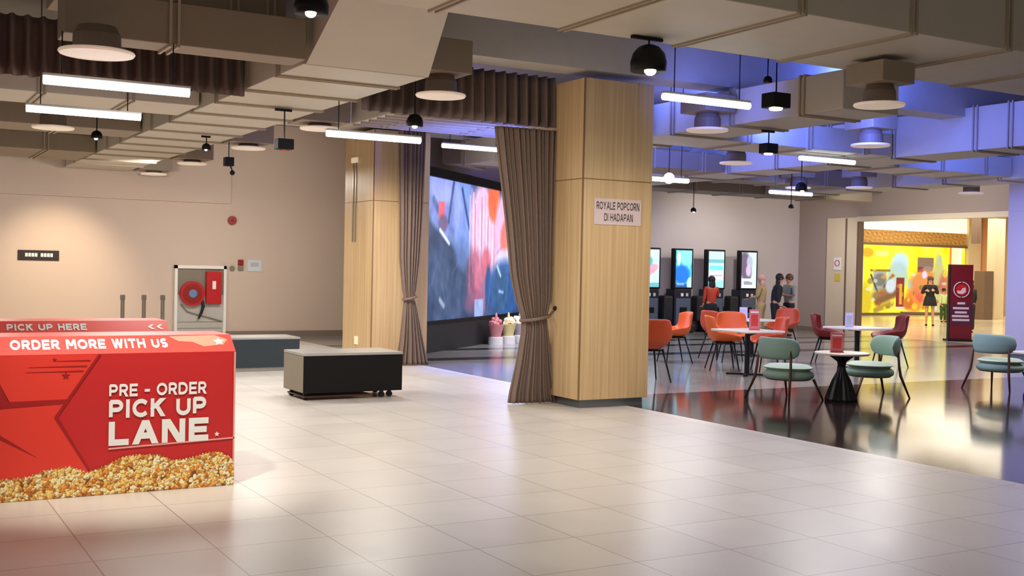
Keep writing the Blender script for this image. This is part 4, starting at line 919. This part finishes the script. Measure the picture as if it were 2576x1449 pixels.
# ------------------------------------------------------------------ mall side
t = thing('shop_window', (36.5, 34.15, 0), 0, 'bright yellow illuminated shop window beyond the mall entrance', 'shop window')
def shoppic(X, Z):
    p = Paint(X, Z, (252, 246, 20)); n1 = noise2(X, Z, 5, 9); p.c[..., 2] += 24 + n1 * 30; p.c[..., 1] -= np.abs(n1) * 14
    p.ell(.35, 2.55, .3, .16, (236, 176, 20), 0, .5); p.rect(.9, 1.6, 2.4, 2.65, (248, 240, 130)); p.rect(0, .15, 1.0, 2.2, (224, 226, 236), .8)
    p.ell(.3, .5, .28, .6, (206, 176, 30), 0, .6, .8)
    p.ell(2.35, 2.15, .42, .36, (196, 226, 236), 0, .4); p.ell(2.2, 1.55, .55, .5, (176, 204, 200), .6, .5, .9)
    p.rect(.55, 1.75, 1.75, 1.84, (150, 120, 20)); p.rect(.75, 1.5, .95, 1.75, (176, 172, 164)); p.ell(1.15, 1.4, .3, .22, (120, 116, 104), 0, .5); p.line(.6, 1.6, 1.0, .9, .05, (60, 64, 70)); p.line(1.4, 1.1, 1.9, 1.6, .06, (56, 66, 62))
    p.line(.9, .7, 2.0, 1.0, .22, (150, 118, 70)); p.line(1.0, .45, 2.2, .85, .16, (128, 88, 50)); p.line(.9, .1, 1.9, .4, .12, (174, 140, 44)); p.ell(1.8, 1.15, .25, .25, (206, 214, 224), 0, .5)
    p.rect(2.15, 2.65, .25, 1.5, (132, 34, 30)); p.rect(2.33, 2.52, .35, 1.25, (216, 160, 40)); p.rect(2.2, 2.7, .15, .25, (236, 200, 190))
    p.ell(3.1, 1.2, .22, .22, (180, 214, 190), 0, .5); p.ell(3.3, .55, .45, .42, (236, 124, 50), 0, .6, .9); p.ell(3.6, .8, .2, .3, (226, 90, 70), .4, .5); p.ell(2.9, .4, .25, .2, (206, 110, 30), 0, .6)
    p.rect(3.45, 4.45, 1.95, 2.4, (140, 108, 84)); p.rect(3.45, 3.9, 1.75, 2.0, (134, 50, 60)); p.ell(4.1, 1.9, .3, .12, (150, 130, 120)); p.ell(4.0, 1.3, .8, .45, (222, 130, 70), 0, .5, .9)
    p.ell(3.9, 1.65, .14, .14, (226, 206, 226), 0, .4); p.ell(4.85, 1.4, .3, .9, (196, 190, 130), .1, .5, .9); p.ell(4.85, 2.3, .12, .2, (180, 196, 150)); p.ell(5.2, 1.0, .3, .6, (196, 90, 70), 0, .6, .8); p.ell(4.8, .4, .3, .4, (200, 190, 120), 0, .5)
    p.rect(5.5, 5.62, .1, 2.9, (230, 130, 40)); p.rect(5.62, 6.3, .1, 2.9, (250, 236, 180)); p.rect(6.1, 6.3, .5, 2.9, (224, 240, 226))
    for k in range(30):
        r_ = np.random.RandomState(k + 50); p.ell(r_.uniform(.3, 5.6), r_.uniform(.15, 1.9), r_.uniform(.04, .16), r_.uniform(.04, .12), [(250, 226, 60), (190, 70, 40), (230, 236, 226), (120, 96, 40), (240, 160, 60)][k % 5], 0, .5, .6)
    return p.c
paint_panel('picture', 6.5, 2.9, 260, 120, shoppic, M['shoppaint'], t, (0, 0, .1))
def bandpic(X, Z):
    p = Paint(X, Z, (206, 156, 78)); c = noise2(X, Z, 40, 3) + noise2(X, Z, 75, 8); p.c += c[..., None] * np.array((26, 30, 26)); p.c = p.c.clip(60, 245); return p.c
MB().box(-.1, 6.6, .01, .05, .0, 4.55).build('back_panel', M['cream'], t)
paint_panel('mosaic_band', 6.5, .55, 260, 24, bandpic, M['print'], t, (0, -.02, 3.08))
MB().box(-.05, 6.55, -.1, .02, 2.98, 3.08).build('frame', M['umber'], t)
MB().box(-.05, 6.55, -.1, .02, .02, .1).build('frame', M['umber'], t)
MB().box(-.12, -.02, -.12, .02, 0, 3.7).build('frame', M['umber'], t)
MB().box(0, 6.6, -.03, 0, 3.63, 4.3).build('glowing_fascia', M['glowwarm'], t)  # cream fascia given a glow of its own, not a lamp
struct(MB().box(43.05, 43.9, 34.0, 34.2, 0, 4.55).build('wall_mall_column', M['cream']))
for (x0, x1, y0, y1, z0, z1, m, l_) in ((43.95, 44.25, 33.7, 34.1, 0, 4.55, 'terra', 'terracotta shopfront panel right of the yellow window'),
                                     (44.3, 44.95, 33.3, 33.9, 0, 4.55, 'wood', 'tall oak shopfront panel far right beyond the entrance'),
                                     (39.0, 39.55, 30.0, 30.5, 0, 1.95, 'umber', 'brown free-standing panel on the mall floor at right'),
                                     (38.75, 38.95, 30.2, 30.5, 3.05, 4.55, 'umber', 'short brown hanging panel by the corridor ceiling'),
                                     (40.0, 40.6, 30.3, 30.7, 0, 4.55, 'cream', 'cream pier nearest the violet pillar')):
    tag(MB().box(x0, x1, y0, y1, z0, z1, bev=.01).build('shopfront_panel', M[m]), l_, 'panel')
t = thing('wall_notice', (24.43, 23.75, 1.98), -PI / 2, 'white prohibition notice with red ring on the entrance side panel', 'notice')
MB().box(-.14, .14, -.012, 0, -.16, .2).build('plate', M['white'], t)
MB().tube([(.085 * math.cos(a), -.016, .04 + .085 * math.sin(a)) for a in (2 * PI * k / 24 for k in range(25))], .012, 6, cap=False).build('ring', M['hosered'], t)
tag(MB().box(24.425, 24.437, 23.63, 23.85, 1.5, 1.72).build('wall_notice', M['orangesign']), 'yellow notice below the prohibition notice on the entrance panel', 'notice')
